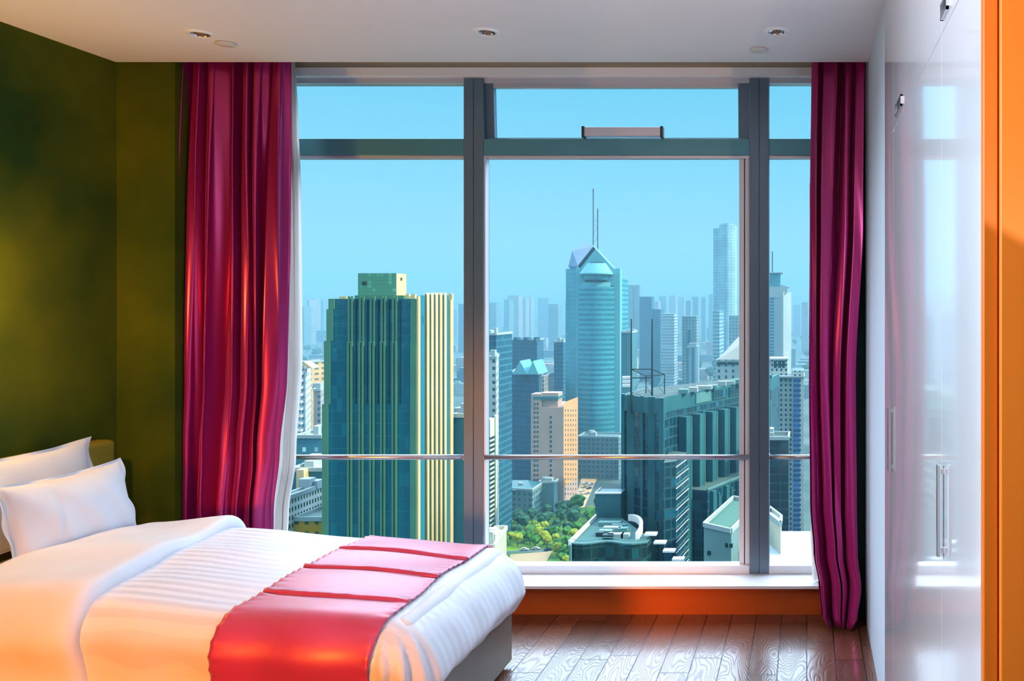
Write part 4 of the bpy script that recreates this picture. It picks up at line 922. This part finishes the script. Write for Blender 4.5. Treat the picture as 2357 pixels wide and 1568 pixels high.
for n_, m_, s_, c0, lab, grp in kinds:
    t_ = tree_proto(n_, m_, s_, c0); tag(t_, lab, 'tree', grp); protos.append(t_)
used = [False]*4
trees = []
def put_tree(k, px, py, sc):
    D = Dg(py); r = sc*3.1
    if not free(X(px, D)-r+2, X(px, D)+r-2, D-r+2, D+r-2): return
    for a, b, c in trees:
        if math.hypot(a-X(px, D), b-D) < (c+r)*1.08: return
    trees.append((X(px, D), D, r))
    t_ = protos[k] if not used[k] else copy_tree(protos[k]); used[k] = True
    D = Dg(py)
    t_.location = (X(px, D), D, GZ); t_.rotation_euler = (0, 0, rnd.uniform(0, 6)); t_.scale = (sc, sc, sc*rnd.uniform(.85, 1.2))
    for ch in t_.children: pass
for t_ in protos:
    tr_ = t_.children[0] if t_.children[0].name.startswith('trunk') else t_.children[1]
    for v in tr_.data.vertices: v.co += Vector((0, 500, -GZ))
    tr_.matrix_parent_inverse = Matrix()
for i in range(1500):
    py = rnd.uniform(1178, 1312); px = rnd.uniform(1146, 1400)
    if px > 1405-(py-1180)*.55: continue
    if 1150 < px < 1278 and py > 1262: continue
    k = 1 if py < 1222 and px < 1330 else (0 if rnd.random() < .7 else 2)
    if py < 1240 and py > 1210 and rnd.random() < .5: k = 1
    put_tree(k, px, py, rnd.uniform(1.0, 1.5) if py < 1222 else rnd.uniform(.7, 1.05))
for px, py in ((1290, 1168), (1306, 1170), (1186, 1172), (1214, 1176), (1252, 1176), (1272, 1174)): put_tree(3, px, py, .8)
for px, py in ((684, 1206), (690, 1200), (698, 1196), (708, 1200), (678, 1212)): put_tree(0, px, py, 1.1)
for i in range(46):
    py = rnd.uniform(770, 900); px = rnd.choice([rnd.uniform(1560, 1650), rnd.uniform(1440, 1600), rnd.uniform(690, 745), rnd.uniform(1820, 1862)])
    D = Dg(py)
    if free(X(px, D)-6, X(px, D)+6, D-6, D+6): put_tree(1, px, py, rnd.uniform(2.0, 3.6))
for i in range(14): put_tree(0, 1345+rnd.uniform(0, 55), 1092+rnd.uniform(0, 20), 1.0)
protos[1]['label'] = protos[1]['label']
# cars
cm = [mat('car_white', c_(220, 225, 230), .3), mat('car_dark', c_(40, 60, 70), .3), mat('car_silver', c_(150, 165, 175), .3), mat('car_yellow', c_(230, 190, 90), .3)]
cw_ = mat('car_glass', (.02, .04, .05), .1); ct_ = mat('tyre', (.01, .01, .01), .8)
def car(px, py, rz, m_, lab, grp):
    D = Dg(py); r = empty('car', (0, 0, 0), lab, 'car', grp)
    pr('body', MB().xz([(-2.2, .35), (2.2, .35), (2.2, .85), (1.2, .95), (.6, 1.45), (-1.2, 1.45), (-1.9, .95), (-2.2, .9)], -.9, .9), m_, r, bevel=.08)
    pr('windows', MB().xz([(-1.7, .96), (1.05, .96), (.52, 1.38), (-1.12, 1.38)], -.92, .92), cw_, r)
    for a in (-1.35, 1.35):
        for b in (-.82, .82): pr('wheel', MB().tube((a, b-.1, .33), (a, b+.1, .33), .33, 12), ct_, r)
    r.location = (X(px, D), D, GZ+.16); r.rotation_euler = (0, 0, rz)
car(1207, 1268, .15, cm[0], 'white car parked left of the other white car beside the sunny lot', None)
car(1234, 1266, .15, cm[0], 'white car parked right of the other white car beside the sunny lot', None)
car(1262, 1268, .6, cm[1], 'dark car parked at the corner of the sunny lot', None)
for i, (px, py, k) in enumerate(((1324, 1160, 0), (1330, 1150, 1), (1336, 1141, 2), (1340, 1132, 0), (1344, 1123, 3), (1347, 1115, 0), (1356, 1126, 1), (1360, 1117, 0), (1352, 1138, 2), (1345, 1150, 0))):
    car(px, py, 1.2, cm[k], '%s car parked along the sunny street beside the salmon block' % ('white', 'dark', 'silver', 'yellow')[k], 'cars along the sunny street, %s' % ('white', 'dark', 'silver', 'yellow')[k])
